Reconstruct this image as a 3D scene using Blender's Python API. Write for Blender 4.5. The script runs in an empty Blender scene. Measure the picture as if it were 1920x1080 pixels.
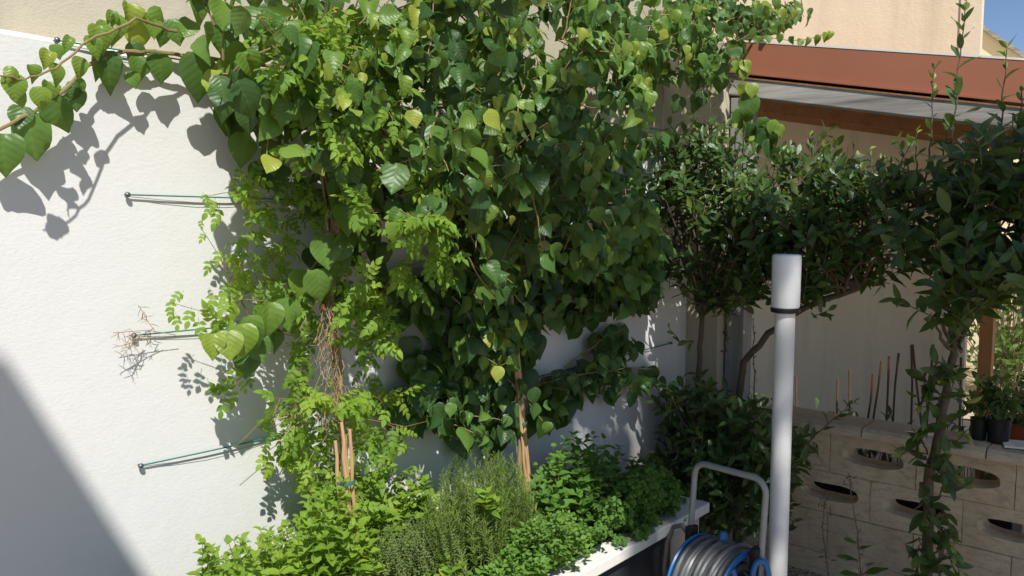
import bpy, math, random
import numpy as np
from mathutils import Vector, Matrix

random.seed(7)
rng = np.random.default_rng(11)
sc = bpy.context.scene
COL = sc.collection

# ------------------------------------------------------------------ camera
F = 1550.0                       # focal length in photo pixels (1920 wide)
PHI = math.radians(40.9)         # angle between view axis and the white wall
PITCH = math.radians(5.16)
EYE = 1.72
CAM = np.array([0.0, -2.125, EYE])
fh = np.array([math.cos(PHI), math.sin(PHI), 0.0])
rt = np.array([math.sin(PHI), -math.cos(PHI), 0.0])
fw = fh * math.cos(PITCH) + np.array([0, 0, -math.sin(PITCH)])
up_ = fh * math.sin(PITCH) + np.array([0, 0, math.cos(PITCH)])
cam_d = bpy.data.cameras.new('camera'); cam = bpy.data.objects.new('camera', cam_d); COL.objects.link(cam)
cam_d.sensor_width = 36; cam_d.lens = 36 * F / 1920; cam_d.clip_start = 0.02; cam_d.clip_end = 5000
m = Matrix(((rt[0], up_[0], -fw[0]), (rt[1], up_[1], -fw[1]), (rt[2], up_[2], -fw[2]))).to_4x4()
m.translation = Vector(CAM); cam.matrix_world = m
sc.camera = cam

# ------------------------------------------------------------------ light
SA, SB = 1.45, 0.70              # towards the sun: n = 1, u = -SB, up = SA
SUN = np.array([-SB, -1.0, SA]); SUN /= np.linalg.norm(SUN)
sd = bpy.data.lights.new('sun', 'SUN'); so = bpy.data.objects.new('sun', sd); COL.objects.link(so)
sd.energy = 4.4; sd.angle = math.radians(0.53); sd.color = (1.0, 0.965, 0.905)
so.rotation_euler = Vector(SUN).to_track_quat('Z', 'Y').to_euler(); so.location = (-6, -8, 12)
w = bpy.data.worlds.new('World'); sc.world = w; w.use_nodes = True
wn = w.node_tree.nodes; wl = w.node_tree.links
sky = wn.new('ShaderNodeTexSky'); sky.sky_type = 'NISHITA'; sky.sun_disc = False
sky.sun_elevation = math.asin(SUN[2]); sky.sun_rotation = math.atan2(SUN[0], SUN[1])
sky.altitude = 0; sky.air_density = 0.75; sky.dust_density = 0.4; sky.ozone_density = 3.2
wl.new(sky.outputs[0], wn['Background'].inputs[0]); wn['Background'].inputs[1].default_value = 0.085
sc.view_settings.view_transform = 'Standard'; sc.view_settings.look = 'None'
sc.view_settings.exposure = 0.44; sc.view_settings.gamma = 1.0; sc.view_settings.use_curve_mapping = False
sc.cycles.max_bounces = 8; sc.cycles.transparent_max_bounces = 6
sc.cycles.use_denoising = True

# ------------------------------------------------------------------ geometry helpers
def ray(px, py):
    d = fw + (px - 960) / F * rt + (540 - py) / F * up_
    return d
def P(px, py, n=None, u=None, d=None):
    """photo pixel -> point on the vertical plane n metres off the white wall, or on the plane u, or at depth d"""
    r = ray(px, py)
    if n is not None: t = (-n - CAM[1]) / r[1]
    elif u is not None: t = (u - CAM[0]) / r[0]
    else: t = d / (r @ fh)
    return CAM + r * t
def project(p):
    q = np.asarray(p) - CAM
    z = q @ fw
    return np.stack([960 + F * (q @ rt) / z, 540 - F * (q @ up_) / z], -1)
def in_poly(pts, poly):
    pts = np.atleast_2d(pts); x, y = pts[:, 0], pts[:, 1]; c = np.zeros(len(pts), bool)
    n = len(poly); j = n - 1
    for i in range(n):
        xi, yi = poly[i]; xj, yj = poly[j]
        if yi != yj:
            c ^= ((yi > y) != (yj > y)) & (x < (xj - xi) * (y - yi) / (yj - yi) + xi)
        j = i
    return c
def in_region(pts, inc, exc=()):
    pts = np.atleast_2d(pts); c = np.zeros(len(pts), bool)
    for q in inc: c |= in_poly(pts, q)
    for q in exc: c &= ~in_poly(pts, q)
    return c
def sample_region(inc, exc, n):
    a = np.array([p for q in inc for p in q]); lo, hi = a.min(0), a.max(0); out = []
    while len(out) < n:
        q = rng.uniform(lo, hi, (n * 3, 2)); q = q[in_region(q, inc, exc)]
        wgt = 1.0 / np.clip(2300 - q[:, 0], 200, None) ** 3        # constant density on the receding wall
        wgt /= wgt.max(); out += list(q[rng.uniform(0, 1, len(q)) < np.clip(wgt * 1.6, 0, 1)])
    return np.array(out[:n])
def unit(v):
    v = np.asarray(v, float); return v / max(np.linalg.norm(v), 1e-9)

class MB:
    """collects triangles/quads into one mesh"""
    def __init__(s): s.v = []; s.f = []; s.uv = None
    def add(s, vs, fs):
        o = len(s.v); s.v += [tuple(map(float, p)) for p in vs]; s.f += [tuple(i + o for i in q) for q in fs]; return s
    def box(s, lo, hi, M=None):
        x0, y0, z0 = lo; x1, y1, z1 = hi
        vs = [(x0,y0,z0),(x1,y0,z0),(x1,y1,z0),(x0,y1,z0),(x0,y0,z1),(x1,y0,z1),(x1,y1,z1),(x0,y1,z1)]
        if M is not None: vs = [tuple(M @ Vector(p)) for p in vs]
        return s.add(vs, [(0,3,2,1),(4,5,6,7),(0,1,5,4),(1,2,6,5),(2,3,7,6),(3,0,4,7)])
    def tube(s, pts, r, k=8, caps=True):
        pts = [np.asarray(p, float) for p in pts]; n = len(pts)
        rr = [r] * n if np.isscalar(r) else list(r); vs = []; fs = []
        t = unit(pts[1] - pts[0]); a = np.cross(t, [0, 0, 1]) if abs(t[2]) < .9 else np.cross(t, [1, 0, 0]); a = unit(a)
        for i in range(n):
            t = unit(pts[min(i + 1, n - 1)] - pts[max(i - 1, 0)])
            a = unit(a - t * (a @ t)); b = np.cross(t, a)
            for j in range(k):
                q = 2 * math.pi * j / k; vs.append(pts[i] + rr[i] * (a * math.cos(q) + b * math.sin(q)))
        for i in range(n - 1):
            for j in range(k):
                j2 = (j + 1) % k; fs.append((i*k+j, i*k+j2, (i+1)*k+j2, (i+1)*k+j))
        if caps: fs.append(tuple(range(k - 1, -1, -1))); fs.append(tuple((n-1)*k + j for j in range(k)))
        return s.add(vs, fs)
    def lathe(s, prof, origin=(0,0,0), axis=(0,0,1), k=32, close=False):
        ax = unit(axis); a = unit(np.cross(ax, [0,0,1]) if abs(ax[2]) < .9 else np.cross(ax, [1,0,0])); b = np.cross(ax, a)
        o = np.asarray(origin, float); vs = []; fs = []
        for (r, h) in prof:
            for j in range(k):
                q = 2*math.pi*j/k; vs.append(o + ax*h + r*(a*math.cos(q)+b*math.sin(q)))
        for i in range(len(prof)-1):
            for j in range(k):
                j2 = (j+1) % k; fs.append((i*k+j, i*k+j2, (i+1)*k+j2, (i+1)*k+j))
        if close: fs.append(tuple(range(k-1,-1,-1))); fs.append(tuple((len(prof)-1)*k+j for j in range(k)))
        return s.add(vs, fs)
    def build(s, name, mat, parent=None, smooth=False, bevel=0):
        me = bpy.data.meshes.new(name); me.from_pydata(s.v, [], s.f); me.update()
        if smooth: me.polygons.foreach_set('use_smooth', [True] * len(me.polygons))
        me.materials.append(mat)
        o = bpy.data.objects.new(name, me); COL.objects.link(o); o.parent = parent
        if smooth: me.set_sharp_from_angle(angle=math.radians(40))
        if bevel:
            b = o.modifiers.new('bevel', 'BEVEL'); b.width = bevel; b.segments = 2; b.limit_method = 'ANGLE'
        return o
def tag(o, label, cat, group=None, kind=None):
    o['label'] = label; o['category'] = cat
    if group: o['group'] = group
    if kind: o['kind'] = kind
    return o
def empty(name, loc=(0,0,0)):
    o = bpy.data.objects.new(name, None); COL.objects.link(o); o.location = loc; o.empty_display_size = .1; return o
def under(o, root):
    """parent o keeping world-space mesh coordinates"""
    o.parent = root; o.matrix_parent_inverse = Matrix.Translation(-Vector(root.location)); return o

# ------------------------------------------------------------------ materials
class NT:
    def __init__(s, name):
        s.m = bpy.data.materials.new(name); s.m.use_nodes = True; s.t = s.m.node_tree; s.b = s.t.nodes['Principled BSDF']; s.out = s.t.nodes['Material Output']
    def n(s, t, **k):
        o = s.t.nodes.new(t)
        for a, b in k.items(): setattr(o, a, b)
        return o
    def l(s, a, b): s.t.links.new(a, b)
    def val(s, node, i, x):
        if isinstance(x, (int, float, tuple, list)): node.inputs[i].default_value = x
        else: s.l(x, node.inputs[i])
    def math(s, op, a, b=0.0, c=0.0):
        o = s.n('ShaderNodeMath', operation=op); s.val(o, 0, a); s.val(o, 1, b); s.val(o, 2, c); return o.outputs[0]
    def ramp(s, fac, stops):
        o = s.n('ShaderNodeValToRGB'); e = o.color_ramp.elements
        while len(e) < len(stops): e.new(0.5)
        for i, (p, c) in enumerate(stops): e[i].position = p; e[i].color = (*c, 1) if len(c) == 3 else c
        s.l(fac, o.inputs[0]); return o.outputs[0]
    def mix(s, fac, a, b, mode='MIX'):
        o = s.n('ShaderNodeMix', data_type='RGBA', blend_type=mode)
        s.val(o, 0, fac)
        for i, x in ((6, a), (7, b)): s.val(o, i, (*x, 1) if isinstance(x, tuple) and len(x) == 3 else x)
        return o.outputs[2]
    def pos(s):
        return s.n('ShaderNodeNewGeometry').outputs['Position']
    def map(s, vec, scale):
        o = s.n('ShaderNodeMapping'); o.inputs['Scale'].default_value = scale; s.l(vec, o.inputs[0]); return o.outputs[0]
    def noise(s, vec, scale, detail=4, rough=.55):
        o = s.n('ShaderNodeTexNoise'); o.inputs['Scale'].default_value = scale; o.inputs['Detail'].default_value = detail
        o.inputs['Roughness'].default_value = rough; s.l(vec, o.inputs[0]); return o.outputs[0]
    def bump(s, h, strength=.3, dist=.01):
        o = s.n('ShaderNodeBump'); o.inputs['Strength'].default_value = strength; o.inputs['Distance'].default_value = dist
        s.l(h, o.inputs['Height']); s.l(o.outputs[0], s.b.inputs['Normal']); return o.outputs[0]

def plaster(name, base, var, stain=None, bump=.35, vertical=False, coarse=90, stain_amt=.5, per_obj=0.0, pit=0.0):
    t = NT(name); p = t.pos()
    big = t.noise(t.map(p, (1.2, 1.2, .45 if vertical else 1.2)), 2.2, 5)
    c = t.mix(t.ramp(big, [(.3, (0,0,0)), (.7, (1,1,1))]), base, var)
    if stain:
        s2 = t.noise(t.map(p, (3, 3, .25)), 1.6, 6, .65)
        c = t.mix(t.math('MULTIPLY', t.ramp(s2, [(.5, (0,0,0)), (.75, (1,1,1))]), stain_amt), c, stain)
    g = t.noise(t.map(p, (1, 1, 1.9)), coarse, 5, .7); g2 = t.noise(p, coarse * .22, 4, .6); g3 = t.noise(p, 4.0, 3)
    c = t.mix(t.math('MULTIPLY', g, .10), c, tuple(x * .6 for x in base))
    if pit:
        pn = t.noise(t.map(p, (1, .55, 1.5)), 34, 6, .75)
        c = t.mix(t.math('MULTIPLY', t.ramp(pn, [(.36, (1,1,1)), (.52, (0,0,0))]), pit), c, tuple(x * .28 for x in base))
        c = t.mix(t.math('MULTIPLY', t.ramp(t.noise(p, 7, 5, .65), [(.45, (0,0,0)), (.75, (1,1,1))]), pit * .7), c, (base[0] * .62, base[1] * .50, base[2] * .38))
    if per_obj:
        c = t.mix(t.math('MULTIPLY', t.n('ShaderNodeObjectInfo').outputs['Random'], per_obj), c, tuple(x * .45 for x in base))
    t.l(c, t.b.inputs['Base Color']); t.b.inputs['Roughness'].default_value = .92; t.b.inputs['Specular IOR Level'].default_value = .15
    h = t.math('ADD', t.math('ADD', t.math('MULTIPLY', g, .5), t.math('MULTIPLY', g2, .6)), t.math('MULTIPLY', g3, 1.2))
    t.bump(h, bump, .012)
    return t.m
def simple(name, col, rough=.5, metal=0, spec=.5, noise_amt=.15, scale=30, bump=0):
    t = NT(name); p = t.n('ShaderNodeTexCoord').outputs['Object']; n1 = t.noise(p, scale, 5, .6)
    c = t.mix(t.math('MULTIPLY', t.ramp(n1, [(.35, (0,0,0)), (.7, (1,1,1))]), noise_amt), col, tuple(x * .35 for x in col))
    t.l(c, t.b.inputs['Base Color']); t.b.inputs['Roughness'].default_value = rough; t.b.inputs['Metallic'].default_value = metal
    t.b.inputs['Specular IOR Level'].default_value = spec
    if bump: t.bump(n1, bump, .004)
    return t.m
def wood(name, a, b, scale=(30, 30, 3), rough=.8, dark=None):
    t = NT(name); p = t.pos(); n1 = t.noise(t.map(p, scale), 1.0, 8, .7); n2 = t.noise(t.map(p, tuple(x * .2 for x in scale)), 1.5, 4)
    c = t.mix(t.ramp(n1, [(.3, (0,0,0)), (.7, (1,1,1))]), a, b)
    if dark: c = t.mix(t.math('MULTIPLY', t.ramp(n2, [(.5, (0,0,0)), (.7, (1,1,1))]), .6), c, dark)
    t.l(c, t.b.inputs['Base Color']); t.b.inputs['Roughness'].default_value = rough; t.b.inputs['Specular IOR Level'].default_value = .25
    t.bump(n1, .4, .004); return t.m
def leafmat(name, stops, trans=.35, tcol=(.30, .48, .05), rough=.42, spec=.45, vein=.35, side=9.0):
    t = NT(name)
    at = t.n('ShaderNodeAttribute', attribute_name='var').outputs['Fac']
    oi = t.n('ShaderNodeObjectInfo'); sep = t.n('ShaderNodeSeparateColor'); t.l(oi.outputs['Color'], sep.inputs[0])
    v = t.math('ADD', at, sep.outputs[0])
    c = t.ramp(v, stops)
    uv = t.n('ShaderNodeUVMap', uv_map='leaf').outputs[0]; sx = t.n('ShaderNodeSeparateXYZ'); t.l(uv, sx.inputs[0])
    ax = t.math('ABSOLUTE', sx.outputs[0])
    mid = t.math('SUBTRACT', 1.0, t.math('MINIMUM', t.math('DIVIDE', ax, .035), 1.0))
    lat = t.math('FRACT', t.math('MULTIPLY', t.math('SUBTRACT', sx.outputs[1], t.math('MULTIPLY', ax, .75)), side))
    lat = t.math('ABSOLUTE', t.math('SUBTRACT', lat, .5))                # 0.5 on the lateral veins
    latm = t.math('MULTIPLY', t.math('MAXIMUM', t.math('SUBTRACT', lat, .42), 0.0), 9.0)
    vm = t.math('MULTIPLY', t.math('MAXIMUM', mid, latm), vein)
    pz = t.noise(t.pos(), 14, 3); c = t.mix(t.math('MULTIPLY', pz, .35), c, (.024, .045, .010))
    c2 = t.mix(vm, c, (.20, .32, .08))
    bf = t.n('ShaderNodeNewGeometry').outputs['Backfacing']
    c3 = t.mix(t.math('MULTIPLY', bf, .40), c2, (.15, .21, .07))
    t.l(c3, t.b.inputs['Base Color']); t.b.inputs['Roughness'].default_value = rough; t.b.inputs['Specular IOR Level'].default_value = spec
    bn = t.bump(t.math('ADD', t.math('MULTIPLY', lat, -1.0), t.math('MULTIPLY', t.noise(t.pos(), 60, 2), .6)), .25, .004)
    tr = t.n('ShaderNodeBsdfTranslucent'); t.l(t.mix(.6, c, tcol), tr.inputs[0])
    mx = t.n('ShaderNodeMixShader'); mx.inputs[0].default_value = trans
    t.l(t.b.outputs[0], mx.inputs[1]); t.l(tr.outputs[0], mx.inputs[2]); t.l(mx.outputs[0], t.out.inputs[0])
    return t.m

M = {}
M['white_plaster'] = plaster('white_plaster', (.70, .70, .68), (.67, .67, .65), bump=.2, coarse=70)
M['beige_plaster'] = plaster('beige_plaster', (.53, .48, .37), (.47, .42, .32), (.35, .30, .22), vertical=True)
M['house_plaster'] = plaster('house_plaster', (.80, .70, .49), (.73, .635, .445), (.46, .38, .275), vertical=True, coarse=40)
M['pale_plaster'] = plaster('pale_plaster', (.74, .66, .48), (.70, .62, .45), coarse=40)
M['far_white'] = plaster('far_white', (.8, .8, .78), (.75, .75, .72), coarse=40)
M['block'] = plaster('split_face_block', (.66, .55, .39), (.58, .475, .33), (.46, .37, .25), bump=1.0, coarse=26, stain_amt=.6, per_obj=.20, pit=.40)
M['mortar'] = plaster('mortar', (.42, .36, .26), (.36, .30, .21), bump=.6)
M['coping'] = plaster('coping_stone', (.62, .54, .41), (.54, .46, .34), (.38, .32, .23), bump=.8, coarse=40, stain_amt=.8, per_obj=.25, pit=.35)
M['red_metal'] = simple('red_painted_metal', (.35, .135, .077), .5, 0, .35, .18, 2.2)
M['grey_wood'] = wood('weathered_grey_wood', (.15, .14, .125), (.46, .435, .40), (30, 1.6, 34), .9, (.13, .115, .10))
M['grey_post'] = wood('weathered_post', (.22, .21, .20), (.36, .35, .33), (26, 26, 2.5), .85, (.15, .14, .13))
M['brown_wood'] = wood('brown_board', (.30, .15, .06), (.40, .21, .09), (3, 30, 30), .7, (.20, .09, .035))
M['orange_wood'] = wood('orange_post', (.36, .16, .055), (.44, .21, .08), (30, 30, 3), .6)
M['white_ledge'] = simple('white_ledge', (.74, .72, .66), .6, 0, .3, .12, 25, .1)
M['slate'] = simple('dark_slate_panel', (.028, .032, .042), .55, 0, .4, .5, 9, .1)
M['pier'] = plaster('pier_plaster', (.56, .50, .41), (.50, .44, .35), bump=.25)
M['soil'] = simple('soil', (.045, .03, .02), .95, 0, .1, .6, 60, .8)
M['white_pvc'] = simple('white_pvc', (.76, .77, .76), .38, 0, .5, .14, 5)
M['diffuser'] = simple('frosted_diffuser', (.80, .82, .84), .25, 0, .5, .03, 8)
M['black_plastic'] = simple('black_plastic', (.012, .012, .014), .45, 0, .4, .3, 40)
M['blue_plastic'] = simple('blue_plastic', (.012, .13, .36), .35, 0, .5, .15, 30)
M['hose'] = simple('grey_hose', (.105, .108, .112), .38, 0, .5, .2, 60)
M['grey_tube'] = simple('grey_painted_tube', (.30, .31, .30), .42, .15, .5, .15, 40)
M['green_wire'] = simple('green_coated_wire', (.03, .20, .15), .4, 0, .5, .2, 60)
M['grey_wire'] = simple('thin_grey_wire', (.16, .17, .17), .4, .6, .5, .2, 60)
M['bolt'] = simple('zinc_bolt', (.16, .18, .18), .4, .7, .5, .3, 200)
M['bamboo'] = wood('bamboo', (.42, .25, .12), (.60, .40, .21), (50, 50, 4), .6, (.20, .10, .05))
M['cane'] = wood('dry_cane', (.10, .055, .034), (.16, .085, .05), (60, 60, 5), .7)
M['bark'] = wood('bark', (.16, .115, .075), (.25, .19, .13), (40, 40, 7), .9, (.09, .065, .045))
M['dark_bark'] = wood('dark_bark', (.085, .065, .045), (.15, .115, .08), (40, 40, 7), .9)
M['vine_stem'] = wood('vine_stem', (.20, .14, .06), (.28, .22, .10), (50, 50, 10), .7)
M['green_stem'] = simple('green_stem', (.12, .19, .045), .6, 0, .3, .3, 40)
M['dry'] = simple('dry_plant', (.40, .30, .19), .9, 0, .1, .5, 80)
M['terracotta'] = simple('terracotta', (.36, .10, .045), .8, 0, .2, .25, 20, .1)
M['tie'] = simple('green_tie', (.05, .16, .13), .5, 0, .4, .2, 50)
M['tile'] = simple('pinkish_tile', (.42, .34, .29), .5, 0, .4, .25, 6)
M['petal'] = simple('white_petal', (.85, .85, .82), .6, 0, .2, .03, 20)
M['flower'] = simple('orange_flower', (.75, .30, .05), .6, 0, .2, .1, 20)
M['bud'] = simple('reddish_bud', (.40, .05, .04), .6, 0, .2, .1, 20)
t = NT('gravel_ground'); p = t.pos(); vo = t.n('ShaderNodeTexVoronoi'); vo.inputs['Scale'].default_value = 55; t.l(p, vo.inputs[0])
t.l(t.mix(t.math('MULTIPLY', vo.outputs['Distance'], 1.2), (.60, .49, .36), (.34, .27, .20)), t.b.inputs['Base Color']); t.b.inputs['Roughness'].default_value = .9
t.bump(vo.outputs['Distance'], 1.0, .02); M['gravel'] = t.m

M['vine_leaf'] = leafmat('vine_leaf', [(0, (.030, .076, .022)), (.35, (.068, .152, .034)), (.65, (.125, .235, .040)), (.85, (.205, .315, .042)), (1, (.33, .38, .05))], .30, (.28, .42, .04), .40, .38, .20, 6.0)
M['jasmine_leaf'] = leafmat('jasmine_leaf', [(0, (.13, .26, .035)), (.5, (.22, .38, .042)), (1, (.34, .48, .055))], .45, (.48, .66, .05), .5, .3, .15, 5.0)
M['mint_leaf'] = leafmat('mint_leaf', [(0, (.14, .27, .03)), (.5, (.23, .38, .042)), (1, (.34, .47, .055))], .42, (.46, .62, .05), .55, .25, .3, 6.0)
M['herb_leaf'] = leafmat('herb_leaf', [(0, (.075, .18, .035)), (.5, (.13, .27, .042)), (1, (.21, .35, .055))], .36, (.30, .52, .05), .5, .3, .25, 6.0)
M['rosemary_leaf'] = leafmat('rosemary_leaf', [(0, (.16, .25, .05)), (.5, (.25, .36, .08)), (1, (.40, .50, .14))], .48, (.30, .45, .10), .6, .25, .0)
M['thyme_leaf'] = leafmat('thyme_leaf', [(0, (.11, .16, .05)), (.5, (.17, .23, .08)), (1, (.26, .30, .12))], .3, (.35, .45, .10), .7, .2, .0)
M['laurel_leaf'] = leafmat('laurel_leaf', [(0, (.034, .072, .024)), (.45, (.062, .120, .032)), (.8, (.105, .175, .038)), (1, (.27, .33, .05))], .24, (.26, .40, .05), .36, .5, .25, 8.0)
M['tree_leaf'] = leafmat('shade_tree_leaf', [(0, (.03, .07, .02)), (1, (.07, .14, .03))], .12, (.2, .4, .05), .5, .3, .2)

# ------------------------------------------------------------------ leaf templates
def blade(rows, widths, fold=.18, droop=.25, wave=.0, across=2, back=0.0, twist=0.0, serr=0.0):
    """one leaf, base at origin, tip at y=1, normal +z; rows = positions along, widths = half widths"""
    vs, uv, fs = [], [], []; nr = len(rows); idx = []
    for i, (y, wd) in enumerate(zip(rows, widths)):
        row = []
        ks = [0] if wd <= 1e-6 else list(range(-across, across + 1))
        for k in ks:
            s = k / across; x = s * wd; yy = y
            if back and y < .16: yy = y - back * abs(s) ** 1.5 * (1 - y / .16)
            if serr and abs(s) == 1: x *= 1 + serr * (1 if i % 2 else -1)
            z = fold * abs(x) - droop * y * y + wave * math.sin(y * 9 + s * 2.2) * abs(s) + twist * x * y
            if abs(s) == 1: z -= .10 * wd * abs(s)
            row.append(len(vs)); vs.append((x, yy, z)); uv.append((x, y))
        idx.append(row)
    for a, b in zip(idx[:-1], idx[1:]):
        if len(a) == len(b):
            for k in range(len(a) - 1): fs += [(a[k], a[k+1], b[k+1]), (a[k], b[k+1], b[k])]
        elif len(a) == 1:
            for k in range(len(b) - 1): fs.append((a[0], b[k+1], b[k]))
        else:
            for k in range(len(a) - 1): fs.append((a[k], a[k+1], b[0]))
    return np.array(vs, float), np.array(fs, int), np.array(uv, float)
def merge_t(parts):
    V, Fs, U = [], [], []; o = 0
    for v, f, u in parts: V.append(v); Fs.append(f + o); U.append(u); o += len(v)
    return np.concatenate(V), np.concatenate(Fs), np.concatenate(U)
def xform(tpl, pos, tip, nrm, s):
    y = unit(tip); z = np.asarray(nrm, float); z = unit(z - y * (z @ y)); x = np.cross(y, z)
    R = np.stack([x, y, z], 1) * s
    return tpl[0] @ R.T + np.asarray(pos), tpl[1], tpl[2]
hr = [0, .05, .14, .27, .42, .57, .71, .83, 1]
hw = [0, .27, .40, .445, .44, .39, .29, .15, 0]
T = {}
T['vine'] = [blade(hr, hw, f, d, wv, 2, .055, tw) for f, d, wv, tw in ((.25, .22, .035, .1), (.45, .35, .04, -.15), (.12, .12, .05, .2), (.65, .30, .045, .1), (-.15, .45, .045, -.2), (.9, .5, .05, .3), (.35, -.05, .06, -.3))] + [blade(hr, [x * k for x in hw], f, d, wv, 2, .03, tw) for k, f, d, wv, tw in ((.78, .3, .3, .06, .3), (.70, .7, .55, .05, -.4), (.85, -.3, .2, .07, .4))]
lr = [0, .1, .25, .42, .6, .78, .92, 1]; lw = [0, .09, .16, .195, .185, .135, .055, 0]
T['laurel'] = [blade(lr, lw, f, d, wv, 1, 0, tw) for f, d, wv, tw in ((.35, .15, .0, .1), (.55, .28, .02, -.2), (.15, .05, .03, .2), (.4, -.12, .02, .3))]
mr = [0, .08, .22, .38, .55, .72, .88, 1]; mw = [0, .16, .27, .30, .27, .19, .085, 0]
T['mint'] = [blade(mr, mw, f, d, wv, 1, 0, tw, .06) for f, d, wv, tw in ((.35, .25, .03, .1), (.5, .4, .03, -.2), (.2, .1, .05, .2))]
sr = [0, .15, .4, .7, 1]; sw = [0, .20, .30, .20, 0]
small = [blade(sr, sw, f, d, 0, 1) for f, d in ((.3, .2), (.5, .35), (.1, .1))]
T['small'] = small
T['needle'] = [blade([0, .3, .8, 1], [0, .05, .045, 0], .8, d, 0, 1) for d in (.05, -.15, .2)]
def compound(nl, seed):
    r = random.Random(seed); parts = []
    y = .22
    rach = []
    for k in range(nl // 2):
        for s in (-1, 1):
            ang = math.radians(62 - 12 * k + r.uniform(-9, 9)) * s
            sz = .36 * (1 - .08 * abs(k - 1)) * r.uniform(.85, 1.1)
            parts.append(xform(small[r.randrange(3)], (0, y, -.10 * y * y), (math.sin(ang), math.cos(ang), -.25 * r.random()), (-.25 * s, 0, 1), sz))
        y += .22
    parts.append(xform(small[r.randrange(3)], (0, y - .03, -.10 * y * y), (r.uniform(-.15, .15), 1, -.3), (0, .1, 1), .42))
    st = np.array([(-.012, 0, 0), (.012, 0, 0), (.008, y, -.1 * y * y), (-.008, y, -.1 * y * y)]); parts.append((st, np.array([(0, 1, 2), (0, 2, 3)]), np.zeros((4, 2)) + .3))
    return merge_t(parts)
T['jasmine'] = [compound(nl, i) for i, nl in enumerate((4, 6, 6, 4))]
def trefoil(seed):
    r = random.Random(seed); parts = []
    for a in (-75, -38, 0, 38, 75):
        q = math.radians(a + r.uniform(-8, 8)); parts.append(xform(small[r.randrange(3)], (0, .25, 0), (math.sin(q), math.cos(q), -.2), (0, 0, 1), .5))
    return merge_t(parts)
T['parsley'] = [trefoil(i) for i in range(3)]

def raw_mesh(name, V, tri, uv, var, mat):
    me = bpy.data.meshes.new(name); nf = len(tri)
    me.vertices.add(len(V)); me.vertices.foreach_set('co', np.ascontiguousarray(V, np.float32).ravel())
    me.loops.add(nf * 3); me.loops.foreach_set('vertex_index', np.ascontiguousarray(tri, np.int32).ravel())
    me.polygons.add(nf); me.polygons.foreach_set('loop_start', np.arange(0, nf * 3, 3, dtype=np.int32))
    me.update(calc_edges=True)
    me.polygons.foreach_set('use_smooth', np.ones(nf, bool))
    ul = me.uv_layers.new(name='leaf'); ul.data.foreach_set('uv', np.ascontiguousarray(uv[tri.ravel()], np.float32).ravel())
    at = me.attributes.new('var', 'FLOAT', 'POINT'); at.data.foreach_set('value', np.ascontiguousarray(var, np.float32))
    me.materials.append(mat); me.validate(); return me
_leaf_mesh = {}
class Foliage:
    """leaves of one plant: list of (template kind, variant, pos, tip, normal, size, var)"""
    def __init__(s): s.L = []
    def add(s, kind, pos, tip, nrm, size, var, prio=0.0):
        s.L.append((kind, random.randrange(len(T[kind])), np.asarray(pos, float), unit(tip), np.asarray(nrm, float), size, min(max(var, 0), 1), prio))
    def build(s, root, mat, n_obj=300, name='leaf', stuff='foliage'):
        L = s.L
        pr = np.array([l[7] + 20 * l[5] / max(.5, np.linalg.norm(l[2] - CAM)) - .6 * np.linalg.norm(l[2] - CAM) * 0 for l in L])
        px = project(np.array([l[2] + l[3] * l[5] * .5 for l in L])); vis = (px[:, 0] > -10) & (px[:, 0] < 1930) & (px[:, 1] > -10) & (px[:, 1] < 1090)
        depth = np.array([np.linalg.norm(l[2] - CAM) for l in L])
        # front-most leaves first: compare depth with neighbours in a coarse pixel grid
        cell = {}
        for i, (a, b) in enumerate(px): cell.setdefault((int(a // 60), int(b // 60)), []).append(i)
        front = np.zeros(len(L))
        for ids in cell.values():
            o = sorted(ids, key=lambda i: depth[i])
            for r, i in enumerate(o): front[i] = -r * .12
        order = sorted(range(len(L)), key=lambda i: -(pr[i] + front[i] + (0 if vis[i] else -9)))
        own = set(order[:n_obj]); rest = [i for i in range(len(L)) if i not in own]
        for i in sorted(own):
            k, v, pos, tip, nrm, size, var, _ = L[i]
            key = (k, v, mat.name)
            if key not in _leaf_mesh: _leaf_mesh[key] = raw_mesh(name, T[k][v][0], T[k][v][1], T[k][v][2], np.zeros(len(T[k][v][0])), mat)
            o = bpy.data.objects.new(name, _leaf_mesh[key]); COL.objects.link(o); o.parent = root
            y = tip; z = unit(nrm - y * (nrm @ y)); x = np.cross(y, z)
            mm = Matrix(((x[0]*size, y[0]*size, z[0]*size), (x[1]*size, y[1]*size, z[1]*size), (x[2]*size, y[2]*size, z[2]*size))).to_4x4()
            mm.translation = Vector(pos) - Vector(root.location); o.matrix_local = mm
            o.color = (var, 0, 0, 1)
        if rest:
            V, Fc, U, A = [], [], [], []; o_ = 0
            for i in rest:
                k, v, pos, tip, nrm, size, var, _ = L[i]
                a, f, u = xform(T[k][v], pos, tip, nrm, size)
                V.append(a); Fc.append(f + o_); U.append(u); A.append(np.full(len(a), var)); o_ += len(a)
            V = np.concatenate(V) - np.array(root.location)
            me = raw_mesh(stuff, V, np.concatenate(Fc), np.concatenate(U), np.concatenate(A), mat)
            o = bpy.data.objects.new(stuff, me); COL.objects.link(o); o.parent = root; o.color = (0, 0, 0, 1); o['kind'] = 'stuff'
def rv(s=1.0): return rng.normal(0, s, 3)
OUT = np.array([0, -1.0, 0]); UP = np.array([0, 0, 1.0]); U_ = np.array([1.0, 0, 0])

#@@SETTING
# ------------------------------------------------------------------ setting: ground
g = MB(); g.add([(-1500, -1500, 0), (1500, -1500, 0), (1500, 1500, 0), (-1500, 1500, 0)], [(0, 1, 2, 3)])
gr = g.build('ground', M['gravel']); gr['kind'] = 'structure'; gr['label'] = 'pale grey gravel ground of the courtyard'; gr['category'] = 'ground'
UC = 3.85                                  # the low wall stands on the plane u = UC
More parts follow.
